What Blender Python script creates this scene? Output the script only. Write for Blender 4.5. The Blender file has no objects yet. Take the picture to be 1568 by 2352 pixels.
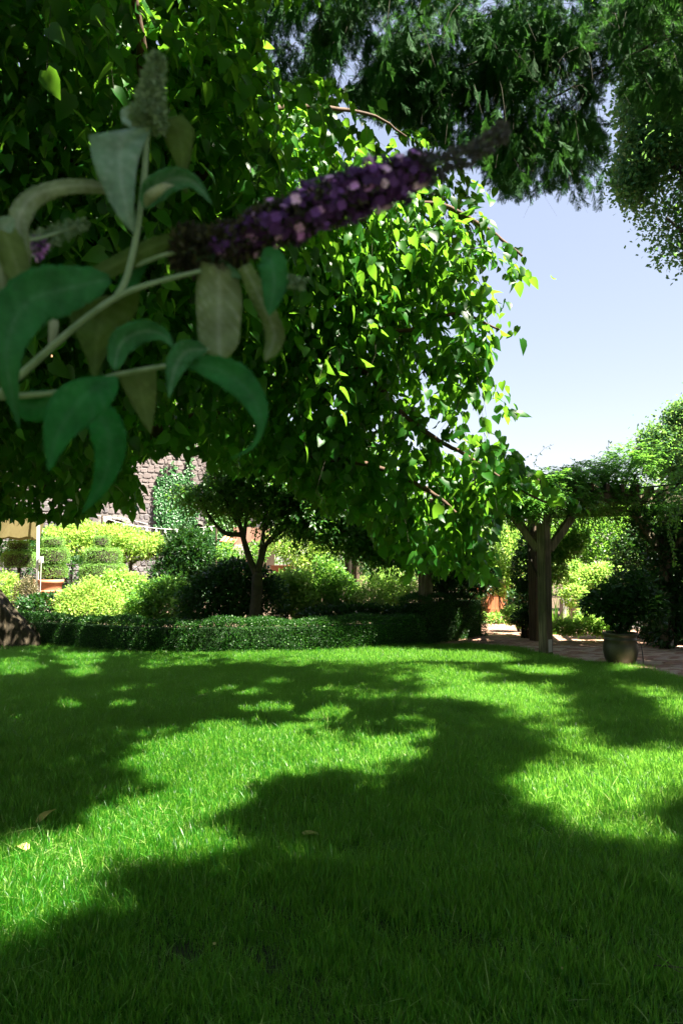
import bpy, math, random
import numpy as np
from mathutils import Vector, Matrix
from mathutils.geometry import tessellate_polygon

random.seed(7)
rng = np.random.default_rng(7)
PI = math.pi
sc = bpy.context.scene
COL = sc.collection

# ------------------------------------------------------------------ camera, sky, sun, exposure
CAM_Z = 1.5
F = 1699.0                      # focal length in units of the 1568 x 2352 measuring grid
PITCH = math.atan2(115, F)
cam = bpy.data.cameras.new('camera')
cam.sensor_fit = 'VERTICAL'; cam.sensor_height = 36; cam.sensor_width = 24
cam.lens = 26.0; cam.clip_start = 0.02; cam.clip_end = 600
cam.dof.use_dof = True; cam.dof.focus_distance = 9.5; cam.dof.aperture_fstop = 8.0
camo = bpy.data.objects.new('camera', cam); COL.objects.link(camo)
camo.location = (0, 0, CAM_Z); camo.rotation_euler = (PI/2 + PITCH, 0, 0)
sc.camera = camo

SUN_EL, SUN_AZ = math.radians(60), math.radians(118)     # azimuth clockwise from +Y
S = np.array([math.sin(SUN_AZ)*math.cos(SUN_EL), math.cos(SUN_AZ)*math.cos(SUN_EL), math.sin(SUN_EL)])
world = bpy.data.worlds.new('World'); sc.world = world; world.use_nodes = True
nt = world.node_tree; nt.nodes.clear()
sky = nt.nodes.new('ShaderNodeTexSky'); sky.sky_type = 'NISHITA'; sky.sun_disc = False
sky.sun_elevation = SUN_EL; sky.sun_rotation = SUN_AZ
sky.air_density = 1.0; sky.dust_density = 0.6; sky.ozone_density = 1.5
tint = nt.nodes.new('ShaderNodeMix'); tint.data_type = 'RGBA'; tint.blend_type = 'MULTIPLY'
tint.inputs[0].default_value = 1.0; tint.inputs[7].default_value = (1.42, 1.06, 0.85, 1)
bg = nt.nodes.new('ShaderNodeBackground'); bg.inputs[1].default_value = 0.05
wo = nt.nodes.new('ShaderNodeOutputWorld')
nt.links.new(sky.outputs[0], tint.inputs[6]); nt.links.new(tint.outputs[2], bg.inputs[0])
# pale summer haze evens the sky out
hz_ = nt.nodes.new('ShaderNodeMix'); hz_.data_type = 'RGBA'; hz_.inputs[0].default_value = .62; hz_.inputs[7].default_value = (1.22, 1.45, 2.02, 1)
nt.links.new(tint.outputs[2], hz_.inputs[6]); nt.links.new(hz_.outputs[2], bg.inputs[0])
nt.links.new(bg.outputs[0], wo.inputs[0])
sl = bpy.data.lights.new('sun', 'SUN'); sl.energy = 5.0; sl.angle = math.radians(0.53); sl.color = (1.0, 0.93, 0.78)
so = bpy.data.objects.new('sun', sl); COL.objects.link(so)
so.rotation_euler = Vector(S.tolist()).to_track_quat('Z', 'Y').to_euler()
so.location = (10, -5, 20)
sc.view_settings.view_transform = 'Standard'; sc.view_settings.look = 'None'
sc.view_settings.gamma = 1.0; sc.view_settings.exposure = 3.05
sc.render.engine = 'CYCLES'
sc.cycles.max_bounces = 8; sc.cycles.diffuse_bounces = 4; sc.cycles.transmission_bounces = 6
sc.cycles.transparent_max_bounces = 6

# ------------------------------------------------------------------ measuring helpers
CT, ST = math.cos(PITCH), math.sin(PITCH)
def P(px, py, Y):
    """the place that shows at grid point (px, py) at forward distance Y"""
    a = (px - 784) / F; b = (1176 - py) / F
    d = np.array([a, CT - b*ST, ST + b*CT])
    return np.array([0, 0, CAM_Z]) + d * (Y / d[1])
def G(px, py, z=0.0):
    a = (px - 784) / F; b = (1176 - py) / F
    d = np.array([a, CT - b*ST, ST + b*CT])
    return np.array([0, 0, CAM_Z]) + d * ((z - CAM_Z) / d[2])
def project(p):
    q = np.asarray(p, float) - np.array([0, 0, CAM_Z])
    fw = q[..., 1]*CT + q[..., 2]*ST; up = -q[..., 1]*ST + q[..., 2]*CT
    fwc = np.where(fw > 0.05, fw, 0.05)
    return 784 + F*q[..., 0]/fwc, 1176 - F*up/fwc, fw
def in_poly(x, y, poly):
    x = np.asarray(x); y = np.asarray(y); r = np.zeros(x.shape, bool)
    n = len(poly)
    for i in range(n):
        x0, y0 = poly[i]; x1, y1 = poly[(i+1) % n]
        if y0 == y1: continue
        c = ((y0 > y) != (y1 > y)) & (x < (x1-x0)*(y-y0)/(y1-y0) + x0)
        r ^= c
    return r

# places on the lawn, hedge and beds that the sun reaches through gaps in the crowns:
# foliage standing on the line from such a place to the sun is left out (the gaps themselves)
SUNNY = []   # (plane height, polygon in world xy, share of leaves left out)
def sunny(pts, z=0.06, share=1.0):
    SUNNY.append((z, [tuple(G(px, py, z)[:2]) for px, py in pts], share))
def sunny_box(x0, x1, y0, y1, z, share=1.0):
    SUNNY.append((z, [(x0, y0), (x1, y0), (x1, y1), (x0, y1)], share))
sunny([(-120,2010),(0,1935),(130,1868),(290,1840),(335,1815),(285,1750),(290,1705),(420,1680),(520,1650),(600,1658),(730,1665),(700,1712),(780,1690),(975,1680),(985,1735),(890,1770),(830,1790),(760,1765),(640,1800),(540,1830),(500,1900),(470,1925),(330,1950),(200,2010),(110,2075),(80,2150),(0,2160),(-150,2250)])
sunny([(700,1625),(790,1620),(790,1655),(700,1660)])
sunny([(570,1603),(660,1603),(660,1625),(570,1625)])
sunny([(800,1505),(900,1486),(1080,1482),(1150,1497),(1150,1522),(1040,1520),(900,1512)])
sunny([(950,1540),(1060,1538),(1130,1545),(1060,1568),(950,1568)])
sunny([(960,1572),(1230,1568),(1230,1598),(960,1598)])
sunny([(1165,1524),(1295,1527),(1290,1548),(1170,1540)])
sunny([(1120,1600),(1290,1598),(1280,1622),(1120,1622)])
sunny([(1700,1700),(1568,1718),(1490,1725),(1420,1750),(1280,1752),(1180,1768),(1125,1800),(1190,1842),(1260,1808),(1330,1838),(1400,1845),(1480,1800),(1568,1790),(1700,1780)])
sunny([(1000,1600),(1600,1590),(1600,1725),(1000,1720)], share=.2)
sunny([(1250,1560),(1568,1570),(1568,1600),(1250,1600)], share=.2)
sunny([(-60,1512),(100,1512),(100,1546),(-60,1546)])
sunny([(125,1498),(245,1503),(230,1552),(125,1545)])
sunny([(310,1515),(480,1513),(480,1532),(310,1532)], share=.9)
sunny([(520,1505),(715,1503),(715,1527),(520,1527)], share=.9)
for cx, cy, rx, ry in ((1390,2010,28,16),(1378,2115,22,16),(1520,1900,40,14),(1185,1850,40,18),(140,1620,20,8),(245,1615,16,8),(50,1690,45,12),(120,1705,30,12),(560,1620,20,8),(1430,1530,40,8),(1540,1615,30,8),(500,1580,40,8),(620,1560,40,8),(760,1580,30,6),(300,1575,26,6),(900,1555,30,6),(1300,1830,30,12),(640,1870,14,8),(1100,1740,24,10)):
    sunny([(cx+rx*math.cos(a), cy+ry*math.sin(a)) for a in np.linspace(0, 2*PI, 8, endpoint=False)])
sunny([(790,1440),(1010,1438),(1010,1420),(790,1422)], z=.53)
sunny([(560,1440),(790,1440),(790,1422),(560,1424)], z=.53, share=.4)
sunny([(990,1388),(1110,1388),(1110,1368),(990,1368)], z=.85, share=.8)
sunny([(1085,1445),(1240,1442),(1400,1455),(1400,1500),(1240,1485),(1090,1470)], z=0, share=.7)
sunny_box(-12, -2.55, 13.3, 26, 1.0); sunny_box(-12, -3.0, 13.3, 26, 2.0, .9)
sunny_box(-1.25, -.35, 13.3, 16, 1.0); sunny_box(-.35, .3, 13.5, 17, 1.0, .6); sunny_box(.3, 2.0, 13.5, 18, 1.0)
sunny_box(3, 8, 15.5, 40, 1.5); sunny_box(-16, 3, 18, 40, 3)
SUNNY.append((4.2, [(-.6, 5.2), (2.2, 5.0), (2.6, 7.2), (-.6, 7.4)], .8))      # right shoulder of the mulberry
SUNNY.append((4.9, [(-.7, 5.4), (1.2, 5.4), (1.2, 7.2), (-.7, 7.2)], 1.0))
SUNNY.append((5.25, [(-.9, 5.0), (1.1, 5.0), (1.1, 6.7), (-.9, 6.7)], 1.0))
SUNNY.append((4.9, [(-1.55, 3.5), (-.75, 3.5), (-.75, 4.5), (-1.55, 4.5)], 1.0))
SUNNY.append((4.6, [(-1.7, 3.7), (-.9, 3.7), (-.9, 4.6), (-1.7, 4.6)], 1.0))
SUNNY.append((3.8, [(-3.0, 3.6), (-2.0, 3.6), (-2.0, 5.2), (-3.0, 5.2)], .45))
sunny_box(-9, -4.6, 17.5, 23, 1.9, 1)
for k in range(46):
    fx, fy, fr = random.uniform(-4.2, 4.2), random.uniform(3.6, 12), random.uniform(.05, .13)
    SUNNY.append((.06, [(fx+fr*1.3*math.cos(a), fy+fr*math.sin(a)) for a in np.linspace(0, 2*PI, 7, endpoint=False)], 1.0))
SPRAYS_LIT = [(P(x_, y_, Y_), r_) for x_, y_, Y_, r_ in ((700,290,5.8,.62), (800,290,6.1,.6), (890,330,6.3,.45), (660,400,5.9,.45), (760,380,6.1,.45), (330,30,4.2,.30), (390,30,4.2,.2), (60,260,4.6,.16), (120,215,4.6,.10), (1080,560,6.2,.28), (1160,600,6.0,.2), (1000,430,6.3,.25), (700,750,6.8,.25), (1150,1060,6.3,.25))]
def sun_ok(p, margin=0, crowns=True):
    if margin:
        k = sun_ok(p)
        for dx, dy in ((margin, 0), (-margin, 0), (0, margin), (0, -margin)): k &= sun_ok(np.asarray(p)+[dx, dy, 0])
        return k
    """mask of the foliage points that may stand"""
    p = np.asarray(p); keep = np.ones(len(p), bool)
    for c_, r_ in SPRAYS_LIT:       # sunlit sprays: nothing hangs between them and the sun
        q = p-c_; t = q@S; dist = np.linalg.norm(q-t[:, None]*S, axis=1)
        keep &= ~((t > r_*1.15) & (dist < r_*.95))
        thin = (np.sin(p[:, 0]*413.7)*np.cos(p[:, 2]*371.3+p[:, 1]*97.1)*.5+.5) < .55
        keep &= ~((t > .02) & (dist < r_) & thin)
    for z, poly, share in SUNNY:
        if not crowns and z > 3.5: continue
        t = (p[:, 2]-z)/S[2]
        gx = p[:, 0]-S[0]*t; gy = p[:, 1]-S[1]*t
        if z < 3.5:
            gx = gx+.09*np.sin(gy*8.3+gx*3.1)+.05*np.sin(gx*21+gy*13); gy = gy+.16*np.sin(gx*7.1+.8)+.07*np.sin(gx*19+gy*5)
        ins = in_poly(gx, gy, poly) & (p[:, 2] > z+(.9 if z < 3 else .45))
        if share < 1:
            cell = np.sin(gx*7.3+np.floor(gy*5)*1.7)*np.sin(gy*9.1+gx*2.9)*.5+.5
            ins &= cell < share
        keep &= ~ins
    return keep

# ------------------------------------------------------------------ materials
def newmat(name):
    m = bpy.data.materials.new(name); m.use_nodes = True
    m.node_tree.nodes.clear(); return m, m.node_tree
def node(nt, t, **kw):
    n = nt.nodes.new(t)
    for k, v in kw.items(): setattr(n, k, v)
    return n
def ramp(nt, src, stops):
    r = nt.nodes.new('ShaderNodeValToRGB')
    while len(r.color_ramp.elements) > 1: r.color_ramp.elements.remove(r.color_ramp.elements[-1])
    r.color_ramp.elements[0].position = stops[0][0]; r.color_ramp.elements[0].color = (*stops[0][1], 1)
    for p, c in stops[1:]:
        e = r.color_ramp.elements.new(p); e.color = (*c, 1)
    nt.links.new(src, r.inputs[0]); return r
def leafmat(name, stops, trans=(.3, .5, .04), tfac=.45, rough=.42, spec=.45, vein=0):
    m, t = newmat(name)
    at = node(t, 'ShaderNodeAttribute', attribute_name='var')
    r = ramp(t, at.outputs['Fac'], stops)
    pb = node(t, 'ShaderNodeBsdfPrincipled'); pb.inputs['Roughness'].default_value = rough
    pb.inputs['Specular IOR Level'].default_value = spec
    tr = node(t, 'ShaderNodeBsdfTranslucent')
    mx = node(t, 'ShaderNodeMix', data_type='RGBA'); mx.inputs[0].default_value = .6
    mx.inputs[7].default_value = (*trans, 1); t.links.new(r.outputs[0], mx.inputs[6])
    col = r.outputs[0]
    if vein:
        tc = node(t, 'ShaderNodeTexCoord'); nz = node(t, 'ShaderNodeTexNoise'); nz.inputs['Scale'].default_value = vein; nz.inputs['Detail'].default_value = 10; nz.inputs['Roughness'].default_value = .72
        t.links.new(tc.outputs['Object'], nz.inputs['Vector'])
        mm = node(t, 'ShaderNodeMix', data_type='RGBA', blend_type='MULTIPLY'); mm.inputs[0].default_value = .85
        t.links.new(r.outputs[0], mm.inputs[6])
        rr = ramp(t, nz.outputs[0], [(.35, (.55, .55, .55)), (.65, (1.3, 1.3, 1.3))]); t.links.new(rr.outputs[0], mm.inputs[7])
        col = mm.outputs[2]
        bp = node(t, 'ShaderNodeBump'); bp.inputs['Strength'].default_value = .7; bp.inputs['Distance'].default_value = .004
        t.links.new(nz.outputs[0], bp.inputs['Height']); t.links.new(bp.outputs[0], pb.inputs['Normal'])
    t.links.new(col, pb.inputs['Base Color'])
    t.links.new(mx.outputs[2], tr.inputs[0])
    ms = node(t, 'ShaderNodeMixShader'); ms.inputs[0].default_value = tfac
    t.links.new(pb.outputs[0], ms.inputs[1]); t.links.new(tr.outputs[0], ms.inputs[2])
    o = node(t, 'ShaderNodeOutputMaterial'); t.links.new(ms.outputs[0], o.inputs[0])
    return m
def noisemat(name, stops, scale=8, rough=.8, bump=.3, dist=.02, stretch=(1,1,1), detail=6, spec=.3, second=None, metal=0, trans=0):
    m, t = newmat(name)
    tc = node(t, 'ShaderNodeTexCoord'); mp = node(t, 'ShaderNodeMapping'); mp.inputs['Scale'].default_value = stretch
    t.links.new(tc.outputs['Object'], mp.inputs[0])
    nz = node(t, 'ShaderNodeTexNoise'); nz.inputs['Scale'].default_value = scale; nz.inputs['Detail'].default_value = detail
    nz.inputs['Roughness'].default_value = .65
    t.links.new(mp.outputs[0], nz.inputs['Vector'])
    r = ramp(t, nz.outputs[0], stops)
    pb = node(t, 'ShaderNodeBsdfPrincipled'); pb.inputs['Roughness'].default_value = rough
    pb.inputs['Specular IOR Level'].default_value = spec; pb.inputs['Metallic'].default_value = metal
    col = r.outputs[0]
    if second:
        n2 = node(t, 'ShaderNodeTexNoise'); n2.inputs['Scale'].default_value = second[0]
        t.links.new(tc.outputs['Object'], n2.inputs['Vector'])
        r2 = ramp(t, n2.outputs[0], [(.4, (1, 1, 1)), (.62, second[1])])
        mm = node(t, 'ShaderNodeMix', data_type='RGBA', blend_type='MULTIPLY'); mm.inputs[0].default_value = 1
        t.links.new(col, mm.inputs[6]); t.links.new(r2.outputs[0], mm.inputs[7]); col = mm.outputs[2]
    t.links.new(col, pb.inputs['Base Color'])
    bp = node(t, 'ShaderNodeBump'); bp.inputs['Strength'].default_value = bump; bp.inputs['Distance'].default_value = dist
    t.links.new(nz.outputs[0], bp.inputs['Height']); t.links.new(bp.outputs[0], pb.inputs['Normal'])
    o = node(t, 'ShaderNodeOutputMaterial')
    if trans:
        tr = node(t, 'ShaderNodeBsdfTranslucent'); t.links.new(col, tr.inputs[0])
        ms = node(t, 'ShaderNodeMixShader'); ms.inputs[0].default_value = trans
        t.links.new(pb.outputs[0], ms.inputs[1]); t.links.new(tr.outputs[0], ms.inputs[2]); t.links.new(ms.outputs[0], o.inputs[0])
    else:
        t.links.new(pb.outputs[0], o.inputs[0])
    return m

M = {}
M['mulberry'] = leafmat('mulberry_leaf', [(0, (.003, .035, .002)), (.6, (.008, .065, .003)), (1, (.03, .13, .010))], (.29, .66, .04), .44, .42, .22)
M['redwood'] = leafmat('redwood_needle', [(0, (.005, .04, .008)), (1, (.025, .10, .02))], (.12, .34, .05), .25, .7, .12)
M['oak'] = leafmat('oak_leaf', [(0, (.025, .10, .04)), (.8, (.06, .17, .065)), (1, (.26, .30, .08))], (.26, .5, .08), .4, .5, .4)
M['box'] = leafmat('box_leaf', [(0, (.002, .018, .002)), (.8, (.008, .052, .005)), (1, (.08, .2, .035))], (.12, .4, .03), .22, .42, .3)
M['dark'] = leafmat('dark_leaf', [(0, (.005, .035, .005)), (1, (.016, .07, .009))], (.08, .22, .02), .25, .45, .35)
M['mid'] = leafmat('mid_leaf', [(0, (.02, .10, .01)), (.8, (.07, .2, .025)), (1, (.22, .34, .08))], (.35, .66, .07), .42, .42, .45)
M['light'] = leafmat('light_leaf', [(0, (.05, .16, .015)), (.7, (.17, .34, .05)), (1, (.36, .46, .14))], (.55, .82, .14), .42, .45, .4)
M['yellow'] = leafmat('yellow_green_leaf', [(0, (.08, .20, .02)), (.8, (.25, .42, .07)), (1, (.46, .46, .16))], (.6, .8, .14), .42, .5, .35)
M['straw'] = leafmat('pale_bract', [(0, (.22, .24, .08)), (.6, (.42, .38, .17)), (1, (.55, .4, .3))], (.5, .5, .2), .35, .5, .3)
M['ivy'] = leafmat('ivy_leaf', [(0, (.02, .09, .025)), (1, (.05, .16, .04))], (.12, .35, .05), .25, .4, .4)
M['wisteria'] = leafmat('wisteria_leaf', [(0, (.03, .12, .02)), (1, (.09, .24, .035))], (.3, .66, .07), .45, .42, .35)
M['grass'] = leafmat('grass_blade', [(0, (.001, .024, .001)), (.6, (.003, .062, .002)), (.9, (.07, .28, .03)), (1, (.42, .46, .18))], (.46, .96, .10), .52, .36, .3)
M['purple'] = leafmat('purple_petal', [(0, (.05, .016, .09)), (.4, (.26, .10, .45)), (.75, (.75, .33, .9)), (1, (1.0, .75, .98))], (.4, .15, .5), .3, .5, .3)
M['spent'] = leafmat('spent_floret', [(0, (.012, .02, .008)), (.7, (.05, .05, .03)), (1, (.10, .12, .05))], (.1, .1, .04), .15, .7, .2)
M['felt'] = leafmat('felted_bud', [(0, (.11, .22, .09)), (1, (.34, .5, .3))], (.2, .25, .1), .2, .8, .2)
M['bud_top'] = leafmat('felted_leaf_top', [(0, (.008, .17, .016)), (.45, (.05, .21, .07)), (1, (.32, .48, .36))], (.05, .34, .03), .25, .7, .12, vein=45)
M['bud_under'] = leafmat('felted_leaf_underside', [(0, (.06, .13, .015)), (.5, (.15, .24, .07)), (1, (.46, .56, .38))], (.3, .38, .06), .3, .8, .12, vein=45)
M['white'] = leafmat('white_petal', [(0, (.6, .5, .48)), (1, (.8, .76, .72))], (.7, .65, .6), .3, .6, .3)
M['pink'] = leafmat('pink_petal', [(0, (.6, .12, .2)), (1, (.8, .3, .35))], (.7, .3, .35), .3, .6, .3)
M['deadleaf'] = leafmat('dead_leaf', [(0, (.35, .33, .08)), (1, (.6, .55, .22))], (.5, .5, .1), .3, .6, .3)
M['bark'] = noisemat('mulberry_bark', [(.3, (.010, .008, .004)), (.5, (.03, .023, .013)), (.7, (.085, .065, .04))], 5, .9, .9, .03, (4, 4, .8))
M['limb'] = noisemat('limb_bark', [(.3, (.03, .018, .010)), (.7, (.10, .058, .034))], 9, .8, .5, .01, (1, 1, 1))
M['darkbark'] = noisemat('dark_bark', [(.3, (.015, .014, .009)), (.7, (.05, .045, .028))], 9, .9, .6, .01)
M['redbark'] = noisemat('redwood_bark', [(.3, (.06, .03, .018)), (.7, (.2, .1, .06))], 6, .9, .9, .03, (3, 3, .3))
M['timber'] = noisemat('weathered_timber', [(.25, (.035, .028, .018)), (.5, (.14, .115, .075)), (.75, (.28, .23, .15))], 14, .85, .9, .012, (3, 3, .16), second=(2.3, (.45, .5, .42)))
M['timber2'] = noisemat('dark_timber', [(.3, (.03, .02, .012)), (.7, (.10, .07, .045))], 12, .85, .6, .01, (3, 3, .2))
M['cedar'] = noisemat('orange_boards', [(.3, (.22, .075, .03)), (.7, (.5, .2, .09))], 8, .75, .4, .006, (4, 4, .3))
M['soil'] = noisemat('garden_soil', [(.3, (.03, .02, .012)), (.7, (.11, .075, .05))], 5, 1, .8, .03)
M['earth'] = noisemat('lawn_soil', [(.3, (.012, .02, .006)), (.7, (.035, .05, .016))], 9, 1, .8, .02)
M['mortar'] = noisemat('mortar', [(.3, (.10, .088, .086)), (.7, (.16, .142, .137))], 7, .95, .5, .01)
M['stone'] = noisemat('grey_rubble_stone', [(.3, (.085, .08, .083)), (.5, (.135, .125, .13)), (.7, (.19, .175, .183))], 2.6, .9, .7, .02, second=(1.1, (.7, .66, .7)))
M['stone2'] = noisemat('pink_rubble_stone', [(.3, (.12, .098, .098)), (.5, (.165, .134, .132)), (.7, (.22, .182, .178))], 2.6, .9, .7, .02, second=(.9, (.75, .8, .8)))
M['dressed'] = noisemat('dressed_stone', [(.3, (.16, .148, .137)), (.7, (.25, .23, .215))], 6, .85, .3, .01)
M['brick'] = noisemat('path_brick', [(.3, (.24, .12, .085)), (.7, (.46, .28, .21))], 5, .9, .5, .006, second=(1.7, (.6, .62, .58)))
M['brick2'] = noisemat('pale_path_brick', [(.3, (.32, .22, .17)), (.7, (.52, .4, .33))], 5, .9, .5, .006)
M['joint'] = noisemat('sand_joint', [(.3, (.07, .055, .04)), (.7, (.16, .13, .09))], 20, 1, .5, .004)
M['terra'] = noisemat('terracotta', [(.3, (.45, .16, .08)), (.7, (.68, .30, .18))], 6, .85, .25, .004, second=(3, (.75, .7, .66)))
M['salmon'] = noisemat('salmon_plaster', [(.3, (.26, .14, .10)), (.7, (.34, .2, .145))], 3, .9, .3, .006)
M['glaze'] = noisemat('olive_glaze', [(.3, (.018, .022, .008)), (.55, (.045, .048, .022)), (.75, (.09, .085, .045))], 5, .5, .3, .006, (1, 1, .7), spec=.5, second=(2.2, (.55, .6, .5)))
M['canvas'] = noisemat('tan_canvas', [(.3, (.18, .145, .06)), (.7, (.24, .2, .09))], 5, .9, .2, .003, trans=.35)
M['metal'] = noisemat('grey_pole', [(.3, (.3, .3, .28)), (.7, (.45, .45, .42))], 3, .4, .05, .001, spec=.6)
M['black'] = noisemat('dark_interior', [(.3, (.012, .01, .008)), (.7, (.03, .025, .02))], 3, .6, .1, .002)
M['plinth'] = noisemat('plinth_stone', [(.3, (.2, .18, .15)), (.7, (.35, .32, .27))], 8, .9, .4, .01)
M['wire'] = noisemat('white_cable', [(.3, (.6, .55, .52)), (.7, (.75, .7, .68))], 3, .5, .05, .001)
M['hose'] = noisemat('black_hose', [(.3, (.015, .015, .015)), (.7, (.04, .04, .04))], 3, .5, .05, .001)
mg, t = newmat('bulb_glass')
pb = node(t, 'ShaderNodeBsdfPrincipled'); pb.inputs['Base Color'].default_value = (.85, .8, .72, 1); pb.inputs['Roughness'].default_value = .15
pb.inputs['Transmission Weight'].default_value = .3
o = node(t, 'ShaderNodeOutputMaterial'); t.links.new(pb.outputs[0], o.inputs[0]); M['bulb'] = mg

# ------------------------------------------------------------------ object helpers
def tag(o, label=None, cat=None, group=None, kind=None):
    if label: o['label'] = label
    if cat: o['category'] = cat
    if group: o['group'] = group
    if kind: o['kind'] = kind
    return o
def thing(name, label, cat, loc=(0, 0, 0), group=None):
    o = bpy.data.objects.new(name, None); COL.objects.link(o); o.location = [float(v) for v in loc]
    o.empty_display_size = .1
    return tag(o, label, cat, group)
def link(name, me, parent=None, mat=None, kind=None):
    """mesh data is in world coordinates; under a parent it keeps its place"""
    o = bpy.data.objects.new(name, me); COL.objects.link(o)
    if mat is not None and not me.materials: me.materials.append(mat)
    if parent is not None:
        o.parent = parent
        L = Vector((0, 0, 0)); q = parent
        while q is not None: L += Vector(q.location); q = q.parent
        o.location = -L
    if kind: o['kind'] = kind
    return o
class MB:
    def __init__(s): s.v = []; s.f = []
    def add(s, v, f):
        n = len(s.v); s.v += [tuple(map(float, q)) for q in v]; s.f += [tuple(i+n for i in q) for q in f]
    def box(s, c, size, rz=0, bev=0):
        x, y, z = [q/2 for q in size]; c = np.array(c, float); ca, sa = math.cos(rz), math.sin(rz)
        pts = []
        for i in (-1, 1):
            for j in (-1, 1):
                for k in (-1, 1):
                    a, b = i*x, j*y; pts.append((c[0]+a*ca-b*sa, c[1]+a*sa+b*ca, c[2]+k*z))
        s.add(pts, [(0,1,3,2),(4,6,7,5),(0,4,5,1),(2,3,7,6),(0,2,6,4),(1,5,7,3)])
    def beam(s, a, b, w, h, up=(0, 0, 1)):
        a = np.array(a, float); b = np.array(b, float); d = (b-a)/np.linalg.norm(b-a)
        u = np.array(up, float); r = np.cross(d, u); r /= np.linalg.norm(r); u = np.cross(r, d)
        pts = [q + r*i*w/2 + u*k*h/2 for q in (a, b) for i, k in ((-1,-1),(1,-1),(1,1),(-1,1))]
        s.add(pts, [(0,3,2,1),(4,5,6,7),(0,1,5,4),(1,2,6,5),(2,3,7,6),(3,0,4,7)])
    def tube(s, path, rad, n=8, wob=0, caps=True):
        path = np.array(path, float); m = len(path); rad = np.broadcast_to(np.array(rad, float), (m,))
        tan = np.gradient(path, axis=0); tan /= np.linalg.norm(tan, axis=1)[:, None]+1e-9
        ref = np.array([0, 0, 1.]) if abs(tan[0][2]) < .9 else np.array([1., 0, 0])
        r = np.cross(tan[0], ref); r /= np.linalg.norm(r)
        pts = []
        for i in range(m):
            r = r - tan[i]*np.dot(r, tan[i]); r /= np.linalg.norm(r); b = np.cross(tan[i], r)
            for k in range(n):
                a = 2*PI*k/n
                rr = rad[i]*(1 + wob*math.sin(k*2.4+i*.25)*math.cos(k*1.1-i*.4))
                pts.append(path[i] + (r*math.cos(a)+b*math.sin(a))*rr)
        f = [(i*n+k, i*n+(k+1) % n, (i+1)*n+(k+1) % n, (i+1)*n+k) for i in range(m-1) for k in range(n)]
        if caps: f += [tuple(range(n))[::-1], tuple((m-1)*n+k for k in range(n))]
        s.add(pts, f)
    def lathe(s, c, prof, n=32, wob=0):
        pts = []
        for r, z in prof:
            for k in range(n):
                a = 2*PI*k/n; rr = r*(1+wob*math.sin(a*3+z*5))
                pts.append((c[0]+rr*math.cos(a), c[1]+rr*math.sin(a), c[2]+z))
        f = [(i*n+k, i*n+(k+1) % n, (i+1)*n+(k+1) % n, (i+1)*n+k) for i in range(len(prof)-1) for k in range(n)]
        s.add(pts, f)
    def mesh(s, name, smooth=False):
        me = bpy.data.meshes.new(name); me.from_pydata(s.v, [], s.f); me.update()
        if smooth: me.polygons.foreach_set('use_smooth', [True]*len(me.polygons))
        return me
    def build(s, name, mat, parent=None, smooth=False, kind=None, bevel=0):
        o = link(name, s.mesh(name, smooth), parent, mat, kind)
        if bevel:
            b = o.modifiers.new('bevel', 'BEVEL'); b.width = bevel; b.segments = 1; b.limit_method = 'ANGLE'
        return o
def spline(pts, n=8):
    """Catmull-Rom through the points"""
    p = [np.array(q, float) for q in pts]; p = [2*p[0]-p[1]] + p + [2*p[-1]-p[-2]]; out = []
    for i in range(1, len(p)-2):
        for k in range(n):
            t = k/n
            out.append(.5*((2*p[i])+(-p[i-1]+p[i+1])*t+(2*p[i-1]-5*p[i]+4*p[i+1]-p[i+2])*t*t+(-p[i-1]+3*p[i]-3*p[i+1]+p[i+2])*t**3))
    out.append(p[-2]); return np.array(out)
def unit(a):
    a = np.asarray(a, float); return a/(np.linalg.norm(a, axis=-1, keepdims=True)+1e-9)

# leaf shapes: along +Y, normal +Z, length 1
def fold_tmpl(w=.5, wide=.45, up=.12, droop=.12):
    V = [(0,0,0), (-w/2,wide,up), (0,wide,0), (w/2,wide,up), (0,1,-droop)]
    return np.array(V), [(0,2,1),(0,3,2),(1,2,4),(2,3,4)]
def diamond_tmpl(w=.5, wide=.45, up=.08):
    return np.array([(0,0,0),(-w/2,wide,up),(0,1,0),(w/2,wide,up)]), [(0,3,2),(0,2,1)]
def heart_tmpl(w=.78, droop=.3):
    mid = [(0,0),(0,.33),(0,.66),(0,1.0)]
    L = [(-.24,-.09),(-.47,.16),(-.43,.45),(-.22,.74)]
    V = []
    def z(x, y): return .22*abs(x) - droop*y*y
    for x, y in mid: V.append((x*w, y, z(x, y)))
    for x, y in L: V.append((x*w, y, z(x, y)+random.uniform(-.02, .03)))
    for x, y in L: V.append((-x*w, y, z(x, y)+random.uniform(-.02, .03)))
    Fc = [(0,5,4),(0,1,5),(1,6,5),(1,2,6),(2,7,6),(2,3,7)]
    Fr = [(0,8,9),(0,9,1),(1,9,10),(1,10,2),(2,10,11),(2,11,3)]
    return np.array(V), [f[::-1] for f in Fc]+[f[::-1] for f in Fr]
T_FOLD = fold_tmpl(); T_DIA = diamond_tmpl(); T_HEART = heart_tmpl(); T_LONG = diamond_tmpl(.28, .5, .04)
T_SHORT = fold_tmpl(.7, .5, .1, .1)

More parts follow.
